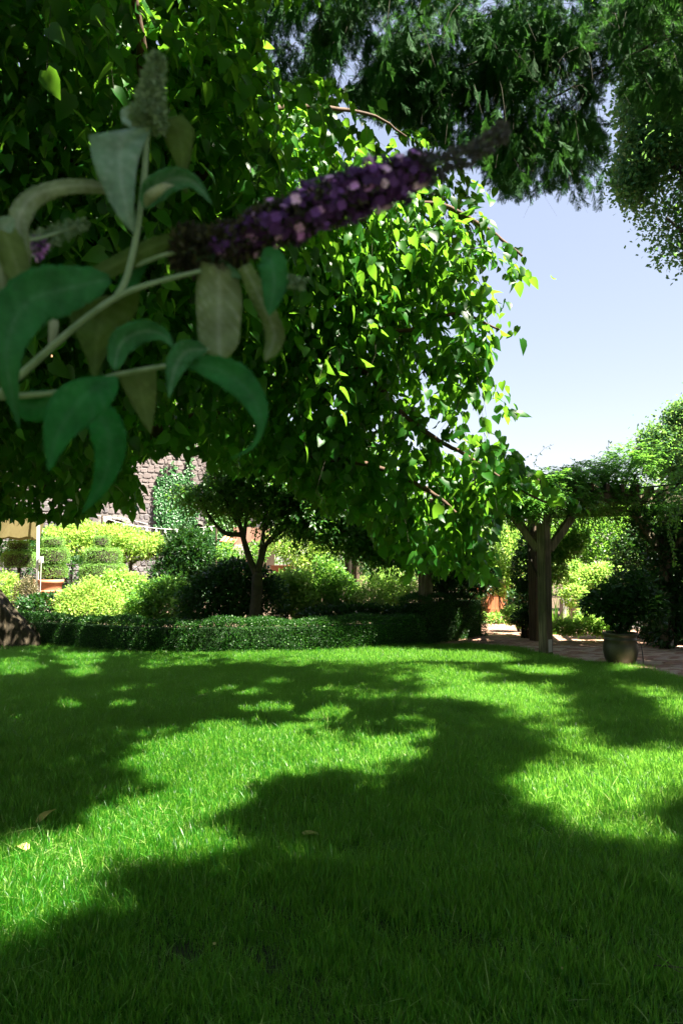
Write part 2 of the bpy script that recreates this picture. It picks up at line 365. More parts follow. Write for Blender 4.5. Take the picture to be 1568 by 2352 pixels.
def frames(D, N):
    D = unit(D); X = unit(np.cross(D, N)); Z = np.cross(X, D)
    return np.stack([X, D, Z], axis=2)      # columns
def leaf_arrays(tm, pos, D, N, scale):
    V, Fc = tm
    R = frames(D, N); scale = np.broadcast_to(scale, (len(pos),))
    return np.einsum('nij,vj->nvi', R, V)*scale[:, None, None] + np.asarray(pos)[:, None, :]
def tri_mesh(name, verts, tris, var=None, smooth=False):
    me = bpy.data.meshes.new(name); nv, nf = len(verts), len(tris); k = tris.shape[1]
    me.vertices.add(nv); me.vertices.foreach_set('co', np.ascontiguousarray(verts, np.float32).ravel())
    me.loops.add(nf*k); me.loops.foreach_set('vertex_index', np.ascontiguousarray(tris, np.int32).ravel())
    me.polygons.add(nf); me.polygons.foreach_set('loop_start', np.arange(0, nf*k, k, dtype=np.int32))
    try: me.polygons.foreach_set('loop_total', np.full(nf, k, np.int32))
    except Exception: pass
    if smooth: me.polygons.foreach_set('use_smooth', np.ones(nf, bool))
    me.update(calc_edges=True)
    if var is not None:
        a = me.attributes.new('var', 'FLOAT', 'POINT'); a.data.foreach_set('value', np.ascontiguousarray(var, np.float32))
    return me
def leaf_mesh(name, tm, pos, D, N, scale, var=None, smooth=False):
    W = leaf_arrays(tm, pos, D, N, scale); n, m = W.shape[:2]
    Fc = np.array(tm[1]); tris = (Fc[None]+(np.arange(n)*m)[:, None, None]).reshape(-1, 3)
    if var is None: var = rng.random(n)
    return tri_mesh(name, W.reshape(-1, 3), tris, np.repeat(np.clip(var, 0, 1), m), smooth)
TOTAL = [0]

def ell_points(lobes, n, shell=.55):
    """n points in ellipsoid lobes (centre, radii), thicker towards the outside"""
    lobes = [(np.array(c, float), np.array(r, float) if np.ndim(r) else np.array([r]*3, float)) for c, r in lobes]
    vol = np.array([np.prod(r)**.8 for c, r in lobes]); k = rng.choice(len(lobes), n, p=vol/vol.sum())
    C = np.array([c for c, r in lobes])[k]; R = np.array([r for c, r in lobes])[k]
    u = unit(rng.normal(size=(n, 3)))
    rad = (rng.random(n)*(1-shell**3)+shell**3)**(1/3)
    # uneven outline
    bump = 1 + .16*np.sin(u[:, 0]*5+C[:, 0]*3)*np.cos(u[:, 1]*4+C[:, 1]*2) + .10*np.sin(u[:, 2]*9+C[:, 0]*7)*np.cos(u[:, 0]*8) + .06*rng.normal(size=n)
    return C + u*R*(rad*bump)[:, None], u
def cull_inside(p, lobes, f=.5):
    return p

def bush(name, label, cat, lobes, n, size, mat, tm=T_DIA, shell=.6, group=None, stems=True, zmin=.02, upness=.5, extra=None, stem_mat='darkbark', clump=0, varf=None, parent_loc=None, sunsafe=False):
    base = np.array(lobes[0][0], float).copy(); base[2] = 0
    if parent_loc is not None: base = np.array(parent_loc, float)
    t = thing(name, label, cat, base, group)
    if clump:   # leaves sit in rosettes on shoots
        m = n//clump; c, u = ell_points(lobes, m, shell)
        p = np.repeat(c, clump, 0) + rng.normal(size=(m*clump, 3))*size*.35
        d = np.repeat(u, clump, 0)*.6 + rng.normal(size=(m*clump, 3))*.8 + [0, 0, upness*.6]
    else:
        p, u = ell_points(lobes, n, shell); d = u*.8 + rng.normal(size=(len(p), 3))*.6 + [0, 0, upness*.3]
    ok = p[:, 2] > zmin
    if sunsafe: ok &= sun_ok(p, .15)
    p, d = p[ok], d[ok]
    N = rng.normal(size=p.shape)*.55 + [.15, -.15, 1]
    sz = size*(1.3 if size < .1 else 1)*rng.uniform(.5, 1.3, len(p))
    v = rng.random(len(p))
    o = link('foliage', leaf_mesh(name+'_foliage', tm, p, d, N, sz, v), t, M[mat], 'stuff')
    if stems:
        b = MB()
        for c, r in lobes:
            c = np.array(c, float)
            for k in range(5):
                e = c + rng.normal(size=3)*np.array(r if np.ndim(r) else [r]*3)*.25; e[2] -= (r[2] if np.ndim(r) else r)*.3; e[2] = max(.05, e[2])
                s0 = base + np.array([rng.normal()*.05, rng.normal()*.05, 0.0])
                if parent_loc is None:
                    mid = (s0+e)/2 + rng.normal(size=3)*.06
                    b.tube(spline([s0, mid, e], 4), np.linspace(.018, .006, 9), 5)
        if b.v: b.build('stems', M[stem_mat], t, True)
    if extra:
        m2, n2, s2, tm2 = extra
        p, u = ell_points(lobes, n2, .93); ok = (p[:, 2] > zmin) & (p[:, 2] > 0.1); p, u = p[ok], u[ok]
        d = rng.normal(size=p.shape); N = u + rng.normal(size=p.shape)*.4
        link('blossom', leaf_mesh(name+'_blossom', tm2, p, d, N, s2*rng.uniform(.7, 1.2, len(p))), t, M[m2], 'stuff')
    return t
def L(px, py, Y, r):   # a lobe by where it shows and its radius (m)
    return (P(px, py, Y), r)

# ================================================================== GROUND
def sheet(name, poly, z, mat, kind='structure', res=None):
    v = [(x, y, z) for x, y in poly]
    me = bpy.data.meshes.new(name); me.from_pydata(v, [], [tuple(range(len(v)))]); me.update()
    return link(name, me, None, mat, kind)
g = sheet('ground', [(-150, -60), (150, -60), (150, 250), (-150, 250)], 0.0, M['soil'])
lawn_edge = [G(-500, 1478), G(60, 1478), G(300, 1494), G(700, 1492), G(1000, 1487), G(1080, 1483), G(1180, 1494), G(1260, 1510), G(1370, 1528), G(1500, 1548), G(1600, 1568), G(1800, 1610)]
lawn_poly = [(p[0], p[1]) for p in lawn_edge] + [(9, 3), (9, -3), (-9, -3)]
def smooth_poly(poly): return poly
sheet('lawn_ground', lawn_poly, 0.004, M['earth'])
# path bed
path_poly = [tuple(G(*q)[:2]) for q in ((1000,1484),(1080,1483),(1180,1494),(1260,1510),(1370,1528),(1500,1548),(1600,1568),(1800,1610),(2100,1540),(1800,1465),(1400,1448),(1240,1428),(1100,1418),(1060,1425),(1040,1450))]
sheet('path_bed', path_poly, 0.008, M['joint'])
# brick path: bricks laid in a running bond
pv = thing('brick_path', 'sunlit brick path running behind the lawn under the timber pergola', 'path', (G(1300,1490)[0], G(1300,1490)[1], 0))
pv['kind'] = 'structure'
bricks = []
ang = math.radians(14); ca, sa = math.cos(ang), math.sin(ang)
for r in range(-60, 60):
    for c in range(-34, 34):
        u = c*.215 + (r % 2)*.107; w = r*.108
        x = 5 + u*ca - w*sa; y = 14 + u*sa + w*ca
        px, py, fw = project(np.array([x, y, 0]))
        if in_poly(np.array([x]), np.array([y]), path_poly)[0]:
            bricks.append((fw if 1050 < px < 1600 else 99, x, y))
bricks.sort()
bm_ = []
for k in range(6):
    b = MB(); b.box((0, 0, 0), (.203, .096, .03)); me = b.mesh('brick')
    for v in me.vertices:
        v.co.x += random.uniform(-.004, .004); v.co.y += random.uniform(-.003, .003)
        if v.co.z > 0: v.co.x *= .97; v.co.y *= .95
    me.materials.append(M['brick'] if k % 3 else M['brick2']); bm_.append(me)
rest = MB()
for i, (d, x, y) in enumerate(bricks):
    h = .012 + random.uniform(-.003, .004)
    if i < 300:
        o = bpy.data.objects.new('brick', bm_[i % 6 if random.random() < .8 else 0]); COL.objects.link(o); o.parent = pv
        o.location = (x-pv.location.x, y-pv.location.y, h-.004); o.rotation_euler = (random.uniform(-.02, .02), random.uniform(-.02, .02), ang+random.uniform(-.02, .02))
    else:
        rest.box((x, y, h-.004), (.2, .094, .03), ang+random.uniform(-.02, .02))
rest.build('brick_field', M['brick'], pv, kind='stuff')

# ------------------------------------------------------------------ grass
def blade_patch(k, n=170, r=.17, far=False):
    """a clump of curved blades"""
    rad = r*np.sqrt(rng.random(n)); a = rng.random(n)*2*PI
    base = np.stack([rad*np.cos(a), rad*np.sin(a), np.zeros(n)], 1)
    lean = rng.normal(size=(n, 2))*.28
    flop = rng.random(n) < [.08, .12, .3, .1, .16][k % 5]; lean[flop] *= 4.0
    ln = rng.uniform(.045, .085, n)*np.where(rng.random(n) < .06, 1.35, 1); w = rng.uniform(.0011, .0021, n)
    dirh = np.concatenate([lean, np.zeros((n, 1))], 1)
    side = unit(np.cross(unit(dirh + rng.normal(size=(n, 3))*[.6, .6, 0]), [0, 0, 1.]))
    V = np.zeros((n, 7, 3)); Tn = [0, .4, .75, 1.0]
    for j, tt in enumerate(Tn):
        c = base + dirh*(tt**1.7)*ln[:, None]; 
        zz = tt*ln/np.sqrt(1+ (np.linalg.norm(dirh, axis=1)*tt)**2)
        c = c + np.stack([np.zeros(n), np.zeros(n), zz], 1)
        ww = (w*[1, .95, .7, 0][j])[:, None]*side
        if j < 3: V[:, 2*j] = c-ww; V[:, 2*j+1] = c+ww
        else: V[:, 6] = c
    Fc = np.array([(0,1,3),(0,3,2),(2,3,5),(2,5,4),(4,5,6)])
    tris = (Fc[None]+(np.arange(n)*7)[:, None, None]).reshape(-1, 3)
    v = np.clip(rng.normal(.45, .22, n), 0, .93); v = np.clip(v+[-.15, 0, .12, -.05, .05][k % 5], 0, .93); v[rng.random(n) < (.012 if k % 5 != 2 else .04)] = 1
    v[flop] = np.clip(v[flop]+.2, 0, .97)
    me = tri_mesh('grass_tuft', V.reshape(-1, 3), tris, np.repeat(v, 7)); me.materials.append(M['grass'])
    return me
def scatter(name, pts, rot, scl, metas, parent=None, kind='stuff', pick=None):
    """one object: a point set whose points carry small meshes"""
    me = bpy.data.meshes.new(name); me.vertices.add(len(pts)); me.vertices.foreach_set('co', np.ascontiguousarray(pts, np.float32).ravel())
    a = me.attributes.new('rot', 'FLOAT_VECTOR', 'POINT'); a.data.foreach_set('vector', np.ascontiguousarray(rot, np.float32).ravel())
    a = me.attributes.new('scl', 'FLOAT', 'POINT'); a.data.foreach_set('value', np.ascontiguousarray(scl, np.float32))
    a = me.attributes.new('pick', 'INT', 'POINT'); a.data.foreach_set('value', (rng.integers(0, len(metas), len(pts)) if pick is None else pick).astype(np.int32))
    me.update()
    o = link(name, me, parent, None, kind)
    ng = bpy.data.node_groups.new(name+'_scatter', 'GeometryNodeTree')
    ng.interface.new_socket('Geometry', in_out='INPUT', socket_type='NodeSocketGeometry')
    ng.interface.new_socket('Geometry', in_out='OUTPUT', socket_type='NodeSocketGeometry')
    gi = ng.nodes.new('NodeGroupInput'); go = ng.nodes.new('NodeGroupOutput')
    col = bpy.data.collections.new(name+'_kinds')
    for m in metas:
        q = bpy.data.objects.new(name+'_piece', m); col.objects.link(q)
    ci = ng.nodes.new('GeometryNodeCollectionInfo'); ci.inputs[0].default_value = col
    ci.inputs['Separate Children'].default_value = True; ci.inputs['Reset Children'].default_value = True
    ip = ng.nodes.new('GeometryNodeInstanceOnPoints'); ip.inputs['Pick Instance'].default_value = True
    def attr(nm, ty):
        n = ng.nodes.new('GeometryNodeInputNamedAttribute'); n.data_type = ty; n.inputs[0].default_value = nm; return n.outputs[0]
    e2r = ng.nodes.new('FunctionNodeEulerToRotation'); ng.links.new(attr('rot', 'FLOAT_VECTOR'), e2r.inputs[0])
    ng.links.new(gi.outputs[0], ip.inputs['Points']); ng.links.new(ci.outputs[0], ip.inputs['Instance'])
    ng.links.new(attr('pick', 'INT'), ip.inputs['Instance Index']); ng.links.new(e2r.outputs[0], ip.inputs['Rotation'])
    ng.links.new(attr('scl', 'FLOAT'), ip.inputs['Scale'])
    ng.links.new(ip.outputs[0], go.inputs[0])
    md = o.modifiers.new('scatter', 'NODES'); md.node_group = ng
    return o
tufts = [blade_patch(k) for k in range(10)]
n = 26000
q = np.stack([rng.uniform(-8, 9, n), rng.uniform(1.2, 14, n)], 1)
ok = in_poly(q[:, 0], q[:, 1], lawn_poly) & (np.abs(q[:, 0]) < q[:, 1]*.52+1.0)
q = q[ok]
pts = np.concatenate([q, np.full((len(q), 1), .004)], 1)
cl = .5+.5*np.sin(q[:, 0]*2.1+1.3*np.sin(q[:, 1]*1.7))*np.sin(q[:, 1]*2.6+np.cos(q[:, 0]*1.9))
lawn_rot = np.stack([rng.normal(size=len(q))*.10, rng.normal(size=len(q))*.10, rng.random(len(q))*2*PI], 1)
dn = np.sin(q[:, 0]*1.9+2*np.sin(q[:, 1]*1.3))+np.sin(q[:, 1]*3.3+1.5*np.sin(q[:, 0]*2.7))+.5*np.sin(q[:, 0]*9+q[:, 1]*7)+rng.normal(size=len(q))*.8
drift = np.array([0, 5, 3, 8, 1, 6, 4, 9, 2, 7])[np.clip(((dn+2.6)/5.2*10).astype(int), 0, 9)]
go_ = scatter('grass', pts, lawn_rot, rng.uniform(.75, 1.15, len(q))*(.8+.35*cl), tufts, pick=drift)
tag(go_, 'long green grass of the lawn, dappled with sun and shade', 'grass', kind='stuff')

# ================================================================== HEDGES (box)
def clipped(name, label, path, width, h, n_per_m2, size, mat, noise=.025):
    """a clipped hedge along a path of (x, y) at height h (number or list)"""
    path = spline([np.array(q) for q in path], 5) if len(path) > 2 else np.array(path, float); seg = np.diff(path, axis=0); ln = np.linalg.norm(seg, axis=1); cum = np.r_[0, np.cumsum(ln)]; tot = cum[-1]
    hs = np.full(len(path), float(h))
    t = thing(name, label, 'hedge', (*path.mean(0), 0))
    P_, D_, N_ = [], [], []
    hh = hs.mean(); per = 2*hh+width; n = int(n_per_m2*(tot*per))
    s = rng.uniform(-.02, tot+.02, n); q = rng.random(n)*per
    X = np.interp(s, cum, path[:, 0]); Y = np.interp(s, cum, path[:, 1]); H = np.interp(s, cum, hs)
    i = np.clip(np.searchsorted(cum, s)-1, 0, len(seg)-1); tg = seg[i]/ln[i][:, None]; nr = np.stack([tg[:, 1], -tg[:, 0]], 1)   # to the camera side
    off = np.where(q < hh, width/2, np.where(q < hh+width, width/2-(q-hh), -width/2))
    zz = np.where(q < hh, q/hh*H, np.where(q < hh+width, H, (per-q)/hh*H))
    # round shoulders, inner leaves
    sh = np.clip((zz-(H-.07))/.07, 0, 1)*np.clip((np.abs(off)-(width/2-.07))/.07, 0, 1)
    off = off*(1-.10*sh); zz = zz-.035*sh
    wave = noise*np.sin(s*3.1)+noise*.8*np.sin(s*7.7+zz*6)+rng.normal(size=n)*noise*.55 - rng.random(n)**2*.05
    nx = np.where(q < hh, 1, np.where(q < hh+width, 0, -1)); nz = ((q >= hh) & (q < hh+width)).astype(float)
    pos = np.stack([X+nr[:, 0]*(off+nx*wave), Y+nr[:, 1]*(off+nx*wave), zz+nz*wave], 1)
    out = np.stack([nr[:, 0]*nx, nr[:, 1]*nx, nz], 1)
    # end caps
    for e, sg in ((0, -1), (-1, 1)):
        m = int(n_per_m2*width*hs[e]); a = rng.uniform(-width/2, width/2, m); z = rng.random(m)*hs[e]
        tg_ = seg[e]/ln[e]; nr_ = np.array([tg_[1], -tg_[0]])
        pe = path[e] + nr_*a[:, None] + tg_*(sg*(.02+rng.normal(size=m)*noise))[:, None]
        pos = np.r_[pos, np.c_[pe, z]]; out = np.r_[out, np.tile([tg_[0]*sg, tg_[1]*sg, 0], (m, 1))]
    d = out*.7 + rng.normal(size=pos.shape)*.6 + [0, 0, .25]
    N = out*.6 + rng.normal(size=pos.shape)*.6 + [0, 0, .3]
    ok = pos[:, 2] > .01
    link('foliage', leaf_mesh(name+'_foliage', T_DIA, pos[ok], d[ok], N[ok], size*rng.uniform(.6, 1.2, ok.sum())), t, M[mat], 'stuff')
    b = MB()     # dark woody inside
    for k in range(len(path)-1):
        a0, a1 = path[k], path[k+1]; tg_ = seg[k]/ln[k]; nr_ = np.array([tg_[1], -tg_[0]])
        w = width/2-.12; 
        v = []
        for pt, hz in ((a0, hs[k]), (a1, hs[k+1])):
            for sd in (-1, 1):
                for z in (0, hz-.13): v.append((*(pt+nr_*sd*w), z))
        b.add(v, [(0,1,3,2),(4,6,7,5),(0,4,5,1),(2,3,7,6),(1,5,7,3)])
    b.build('branches', M['hedge_core'], t)
    return t
M['hedge_core'] = noisemat('hedge_inside', [(.3, (.004, .018, .003)), (.7, (.012, .045, .006))], 40, .9, .9, .02)
hz = [G(-250, 1484), G(90, 1490), G(300, 1505), G(520, 1507), G(760, 1500), G(960, 1488)]
hpath = [(p[0], p[1]+.32) for p in hz]
clipped('box_hedge', 'long low clipped box hedge along the far edge of the lawn', hpath, .55, .55, 6500, .03, 'box')
e0 = G(960, 1486); e1 = G(1090, 1466)
clipped('box_hedge', 'taller square end of the clipped hedge beside the brick path', [(e0[0]+.02, e0[1]+.52), (e1[0], e1[1]+.5)], .75, .86, 6500, .03, 'box')

# ================================================================== MULBERRY TREE (left, spreading over the lawn)
mul = thing('mulberry_tree', 'large spreading mulberry with drooping heart-shaped leaves, trunk at the left end of the hedge', 'tree', (-5.6, 12.5, 0))
b = MB()
tb = G(30, 1492)
trunk_path = spline([tb+[0, .2, -.05], tb+[-.02, .2, .12], tb+[-.34, .1, .5], tb+[-.78, -.1, 1.3], tb+[-.85, -.6, 2.2], tb+[-.3, -1.4, 2.9], (-4.6, 10.2, 3.3)], 8)
# fluted, flaring trunk
def fluted(path, rad, n=26, amp=.10, seed=0):
    b_ = MB(); path = np.array(path); m = len(path); tan = np.gradient(path, axis=0); tan = unit(tan)
    r = unit(np.cross(tan[0], [0, 1., 0])); pts = []
    for i in range(m):
        r = unit(r - tan[i]*np.dot(r, tan[i])); bb = np.cross(tan[i], r)
        for k in range(n):
            a = 2*PI*k/n
            fl = 1 + amp*math.sin(a*5+seed+i*.10) + amp*.7*math.sin(a*9+i*.16) + amp*.4*math.sin(a*13-i*.3)
            if i < 10: fl += .22*max(0, math.sin(a*5+seed+i*.1))*(1-i/10)
            pts.append(path[i]+(r*math.cos(a)+bb*math.sin(a))*rad[i]*fl)
    f = [(i*n+k, i*n+(k+1) % n, (i+1)*n+(k+1) % n, (i+1)*n+k) for i in range(m-1) for k in range(n)]
    b_.add(pts, f); return b_
m_ = len(trunk_path)
rad = np.interp(np.linspace(0, 1, m_), [0, .06, .2, .5, .8, 1], [.56, .44, .36, .30, .24, .2])
fluted(trunk_path, rad, 40, .06).build('trunk', M['bark'], mul, True)
limbs = [
    ([(-4.6,10.2,3.3), P(-40,1040,9.4), P(30,990,9.0), P(110,960,8.6), P(240,985,8.3), P(360,988,8.2), P(470,955,8.0), P(560,925,7.8)], .2, .05),
    ([P(-40,1040,9.4), P(60,900,8.6), P(200,905,8.0), P(410,897,7.6), P(560,893,7.4), P(610,905,7.3)], .14, .045),
    ([P(590,900,7.4), P(612,950,7.3), P(650,1000,7.2), P(715,1046,7.1), P(790,1064,7.0), P(870,1078,6.9), P(980,1130,6.8), P(1060,1190,6.8)], .045, .014),
    ([P(715,1046,7.1), P(770,1015,7.2), P(840,1000,7.3), P(930,960,7.4)], .025, .01),
    ([P(100,905,8.4), P(220,860,7.6), P(330,850,7.0), P(420,800,6.6), P(425,740,6.3), P(405,640,6.0), P(400,520,5.6), P(470,380,5.2), P(560,260,5.0)], .12, .03),
    ([P(425,740,6.3), P(520,640,6.2), P(700,560,6.2), P(860,500,6.3), P(1000,470,6.3), P(1110,520,6.2), P(1200,590,6.0)], .05, .01),
    ([P(405,640,6.0), P(250,480,5.2), P(130,300,4.6), P(40,120,4.2)], .07, .02),
    ([P(400,520,5.6), P(330,350,4.8), P(330,160,4.2), P(300,-60,3.9)], .06, .02),
    ([P(560,893,7.4), P(700,880,7.0), P(830,850,6.7), P(930,940,6.4), P(1010,1000,6.3), P(1090,1040,6.2), P(1200,1110,6.2), P(1290,1160,6.2)], .035, .008),
    ([P(700,560,6.2), P(800,700,6.3), P(920,760,6.2), P(1050,720,6.1), P(1150,760,6.0)], .03, .008),
    ([P(560,260,5.0), P(700,240,5.6), P(850,260,6.0), P(940,310,6.2)], .025, .008),
    ([P(110,960,8.6), P(120,1060,8.8), P(100,1150,9.0)], .06, .02),
    ([(-4.6,10.2,3.3), (-4.4,9.6,4.4), (-3.6,8.6,5.6), (-2.4,7.4,6.6), (-1.2,6.2,7.2)], .2, .04),
    ([(-4.4,9.6,4.4), (-4.6,7.6,5.6), (-4.2,5.4,6.6), (-3.4,3.6,7.2)], .16, .04),
    ([(-3.6,8.6,5.6), (-1.6,9.4,6.0), (.2,9.4,6.0), (1.4,9.0,5.6)], .1, .02),
]
for i, (pt, r0, r1) in enumerate(limbs):
    sp = spline(pt, 6); sp += np.cumsum(rng.normal(size=sp.shape)*.004, 0)
    b = MB(); b.tube(sp, np.linspace(r0, r1, len(sp)), 10, .06); b.build('branch', M['limb'], mul, True)

def drooping_twigs(lobes, ntw, nleaf, length, leaf, shell=.2, droop=.7, filt=None, spread=.35):
    c, u = ell_points(lobes, ntw, shell)
    out = unit(u*[1, 1, .3] + rng.normal(size=c.shape)*.45)
    ln = length*rng.uniform(.6, 1.3, ntw)
    tt = np.linspace(.12, 1, nleaf)
    pos = c[:, None]+ (out[:, None]*tt[None, :, None] + np.array([0, 0, -1])*(droop*tt**2)[None, :, None])*ln[:, None, None]
    side = unit(np.cross(out, [0, 0, 1.])); sg = np.where(np.arange(nleaf) % 2 == 0, 1, -1)
    tang = out[:, None] + np.array([0, 0, -1])*(2*droop*tt)[None, :, None]
    D = unit(tang)*.55 + side[:, None]*sg[None, :, None]*.7 + rng.normal(size=pos.shape)*spread + [0, 0, -.45]
    N = rng.normal(size=pos.shape)*.55 + out[:, None]*.35 + [0, 0, .9]
    sz = leaf*rng.uniform(.55, 1.2, pos.shape[:2])
    stems = (c, out, ln, droop)
    return pos.reshape(-1, 3), D.reshape(-1, 3), N.reshape(-1, 3), sz.reshape(-1), stems
def twig_mesh(name, stems, keepfrac=1.0, r=.003, mask=None):
    c, out, ln, droop = stems
    n = len(c); idx = rng.random(n) < keepfrac
    if mask is not None: idx &= mask
    c, out, ln = c[idx], out[idx], ln[idx]; n = len(c)
    ts = [0, .35, .7, 1]; V = np.zeros((n, 12, 3)); s1 = unit(np.cross(out, [0, 0, 1.])); s2 = np.array([0, 0, 1.])
    for j, t_ in enumerate(ts):
        ctr = c+(out*t_+np.array([0, 0, -1])*droop*t_*t_)*ln[:, None]; rr = r*(1-.7*t_)
        V[:, 3*j] = ctr+s1*rr; V[:, 3*j+1] = ctr-s1*rr; V[:, 3*j+2] = ctr+s2*rr*1.3
    Fc = []
    for j in range(3):
        for k in range(3):
            a0, a1 = 3*j+k, 3*j+(k+1) % 3; Fc += [(a0, a1, a1+3), (a0, a1+3, a0+3)]
    Fc = np.array(Fc); tris = (Fc[None]+(np.arange(n)*12)[:, None, None]).reshape(-1, 3)
    return tri_mesh(name, V.reshape(-1, 3), tris, np.zeros(n*12)+.3)

mul_lobes = [
    # near, high left
    L(40,250,4.6,1.0), L(150,120,4.4,.95), L(330,40,4.2,.7), L(250,420,5.0,1.1), L(60,600,5.4,1.1), L(480,160,4.8,.9), L(430,450,5.6,1.1), L(-150,300,4.8,1.2), L(-150,700,6,1.3),
    L(150,780,6.4,1.1), L(330,640,6.2,1.0), L(620,420,5.9,.85), L(700,300,5.8,.7), L(820,300,6.1,.6), L(900,340,6.3,.42),
    L(560,620,6.6,1.1), L(720,560,6.6,.95), L(860,560,6.5,.7), L(980,520,6.4,.5),
    # right shoulder
    L(1060,560,6.2,.42), L(1150,600,6.0,.36), L(1215,620,5.9,.22), L(1000,700,6.4,.65), L(1090,760,6.1,.42), L(1150,740,6.0,.25), L(760,760,6.8,1.0), L(900,820,6.6,.75), L(1040,880,6.3,.42), L(1080,800,6.1,.25),
    L(800,930,7.0,.8), L(960,980,6.7,.6), L(1080,960,6.3,.38), L(1150,930,6.1,.22), L(1100,1060,6.4,.45), L(1175,1060,6.3,.3), L(1240,1120,6.2,.28), L(1300,1150,6.1,.18),
    L(960,1110,7.0,.65), L(1060,1180,6.8,.5), L(1000,1240,7.0,.42), L(1090,1270,6.8,.26), L(860,1130,7.4,.7), L(900,1240,7.5,.42), L(700,1080,7.8,.8), L(560,1020,8.0,.75),
    # low left curtain
    L(60,1090,8.6,.75), L(180,1070,8.6,.75), L(290,1080,8.4,.5), L(30,1150,8.9,.3), L(130,1170,8.8,.3), L(250,1120,8.6,.3), L(400,1010,8.2,.45), L(480,1000,8.4,.5), L(290,1140,9.2,.24),
    L(-80,950,8.6,1.2), L(120,930,9.6,1.2), L(320,900,9.4,1.0),
    ((-3.7,11.4,4.5),(1.3,1.0,.8)), ((-2.0,11.6,4.6),(1.2,1.0,.8)), ((-4.6,11.0,4.0),(1.0,.8,.7)),
    ((-1.4,3.4,6.9),(1.4,1.2,.8)), ((-2.8,5.0,7.1),(1.5,1.3,.8)), ((-1.0,5.0,7.4),(1.2,1.1,.7)), ((-3.2,2.8,6.0),(1.2,1.0,1.0)), ((-4.6,4.6,4.4),(1.2,1.6,1.6)), ((-5.6,7.0,3.8),(1.2,1.6,1.6)),  # unseen lobes added for shade on the near left leaves
    # upper crown above the picture
    ((-3.2,8.4,6.2),(1.8,1.6,1.1)), ((-1.2,7.6,6.4),(1.6,1.5,1.0)), ((-4.4,6.0,6.2),(1.7,1.7,1.1)), ((-3.2,4.0,6.2),(1.4,1.3,.9)), ((-1.5,5.8,6.6),(1.5,1.4,.8)), ((.3,8.6,5.8),(1.3,1.3,.9)),
    ((-5.2,9.8,5.2),(1.6,1.6,1.1)), ((-1.0,10.0,5.2),(1.6,1.3,1.0)),
]
def mul_shape(p):
    """keep the crown's own edge: open sky to its right"""
    x, y, fw = project(p)
    vis = (x > 0) & (x < 1568) & (y > 0) & (y < 2352) & (fw > 0)
    sky_poly = [(985,285),(1090,392),(1160,440),(1165,520),(1255,580),(1280,620),(1262,650),(1180,650),(1210,790),(1145,770),(1120,850),(1200,905),(1195,955),(1160,990),(1190,1060),(1340,1150),(1345,1185),(1330,1200),(1600,1300),(1600,250)]
    gap1 = [(300,1060),(345,1035),(480,1055),(485,1110),(460,1200),(520,1340),(150,1420),(60,1230),(120,1195),(190,1190),(245,1150),(320,1180),(325,1120)]
    wob = 16*np.sin(x/31.0)+11*np.sin(x/11.0+p[:, 0])
    bad = vis & (in_poly(x, y, sky_poly) | in_poly(x, y+wob*.6, gap1) | (in_poly(x, y+wob, [(480,1060),(560,1072),(700,1125),(860,1235),(940,1312),(1130,1325),(1150,1165),(1345,1150),(1568,1130),(1568,1700),(200,1700),(300,1180)])))
    bad |= vis & in_poly(x, y, [(-200,1176),(100,1192),(200,1195),(200,1450),(-200,1450)])
    bad |= vis & in_poly(x, y, [(590,-60),(1200,-60),(1200,300),(940,285),(860,215),(760,175),(640,175),(600,100)])
    return ~bad
pos, D, N, sz, stems = drooping_twigs(mul_lobes, 11500, 10, .46, .118, droop=1.0)
keep = sun_ok(pos) & mul_shape(pos)
keep &= (np.sin(pos[:, 0]*2.7+1.1*np.sin(pos[:, 2]*2.2))*np.sin(pos[:, 2]*3.1+pos[:, 1]*.8)+.4*np.sin(pos[:, 0]*6.3+pos[:, 2]*5.1)) < .78
tip = stems[0]+(stems[1]+np.array([0, 0, -1.0]))*stems[2][:, None]
smask = mul_shape(stems[0]) & mul_shape(tip) & (keep.reshape(-1, 10).sum(1) > 5)
pos, D, N, sz = pos[keep], D[keep], N[keep], sz[keep]
# the leaves that show largest are parts of their own, the others one crown
x, y, fw = project(pos)
vis = (x > 0) & (x < 1568) & (y > 0) & (y < 1250) & (fw > 1)
order = np.argsort(np.where(vis, -sz/fw, 1)); near = order[:300]; mask = np.ones(len(pos), bool); mask[near] = False
up_lobes = [((-3.4,2.4,6.9),(1.1,1.0,.7)), ((-2.2,3.2,7.2),(1.3,1.1,.6)), ((-.9,3.2,7.4),(1.2,1.1,.6)), ((-2.6,4.6,7.3),(1.5,1.2,.6)), ((-1.2,4.6,7.5),(1.2,1.1,.6)), ((-.2,2.6,7.6),(1.0,1.0,.6)), ((-4.2,3.8,6.8),(1.3,1.2,.8)), ((-1.8,1.8,7.2),(1.2,.9,.6)), ((-3.8,5.6,7.2),(1.3,1.2,.7))]  # high lobes out of view, added to darken the crown's upper left
up, uD, uN, us_, ust = drooping_twigs(up_lobes, 4600, 9, .42, .16)
ng_ = 42000      # unseen leaves added along the sun's line to shade the left lawn
gxy = np.stack([rng.uniform(-6, 1.2, ng_), rng.uniform(4.2, 9.5, ng_), np.full(ng_, .06)], 1); zz_ = rng.uniform(5.0, 8.4, ng_)
cp = gxy + S*((zz_-.06)/S[2])[:, None] + rng.normal(size=(ng_, 3))*.02
up = np.r_[up, cp]; uD = np.r_[uD, rng.normal(size=(ng_, 3))*.6+[0, 0, -.6]]; uN = np.r_[uN, rng.normal(size=(ng_, 3))*.5+[0, 0, 1]]; us_ = np.r_[us_, rng.uniform(.11, .19, ng_)]
uk = sun_ok(up) & ~((project(up)[1] > -30) & (project(up)[2] > .5))
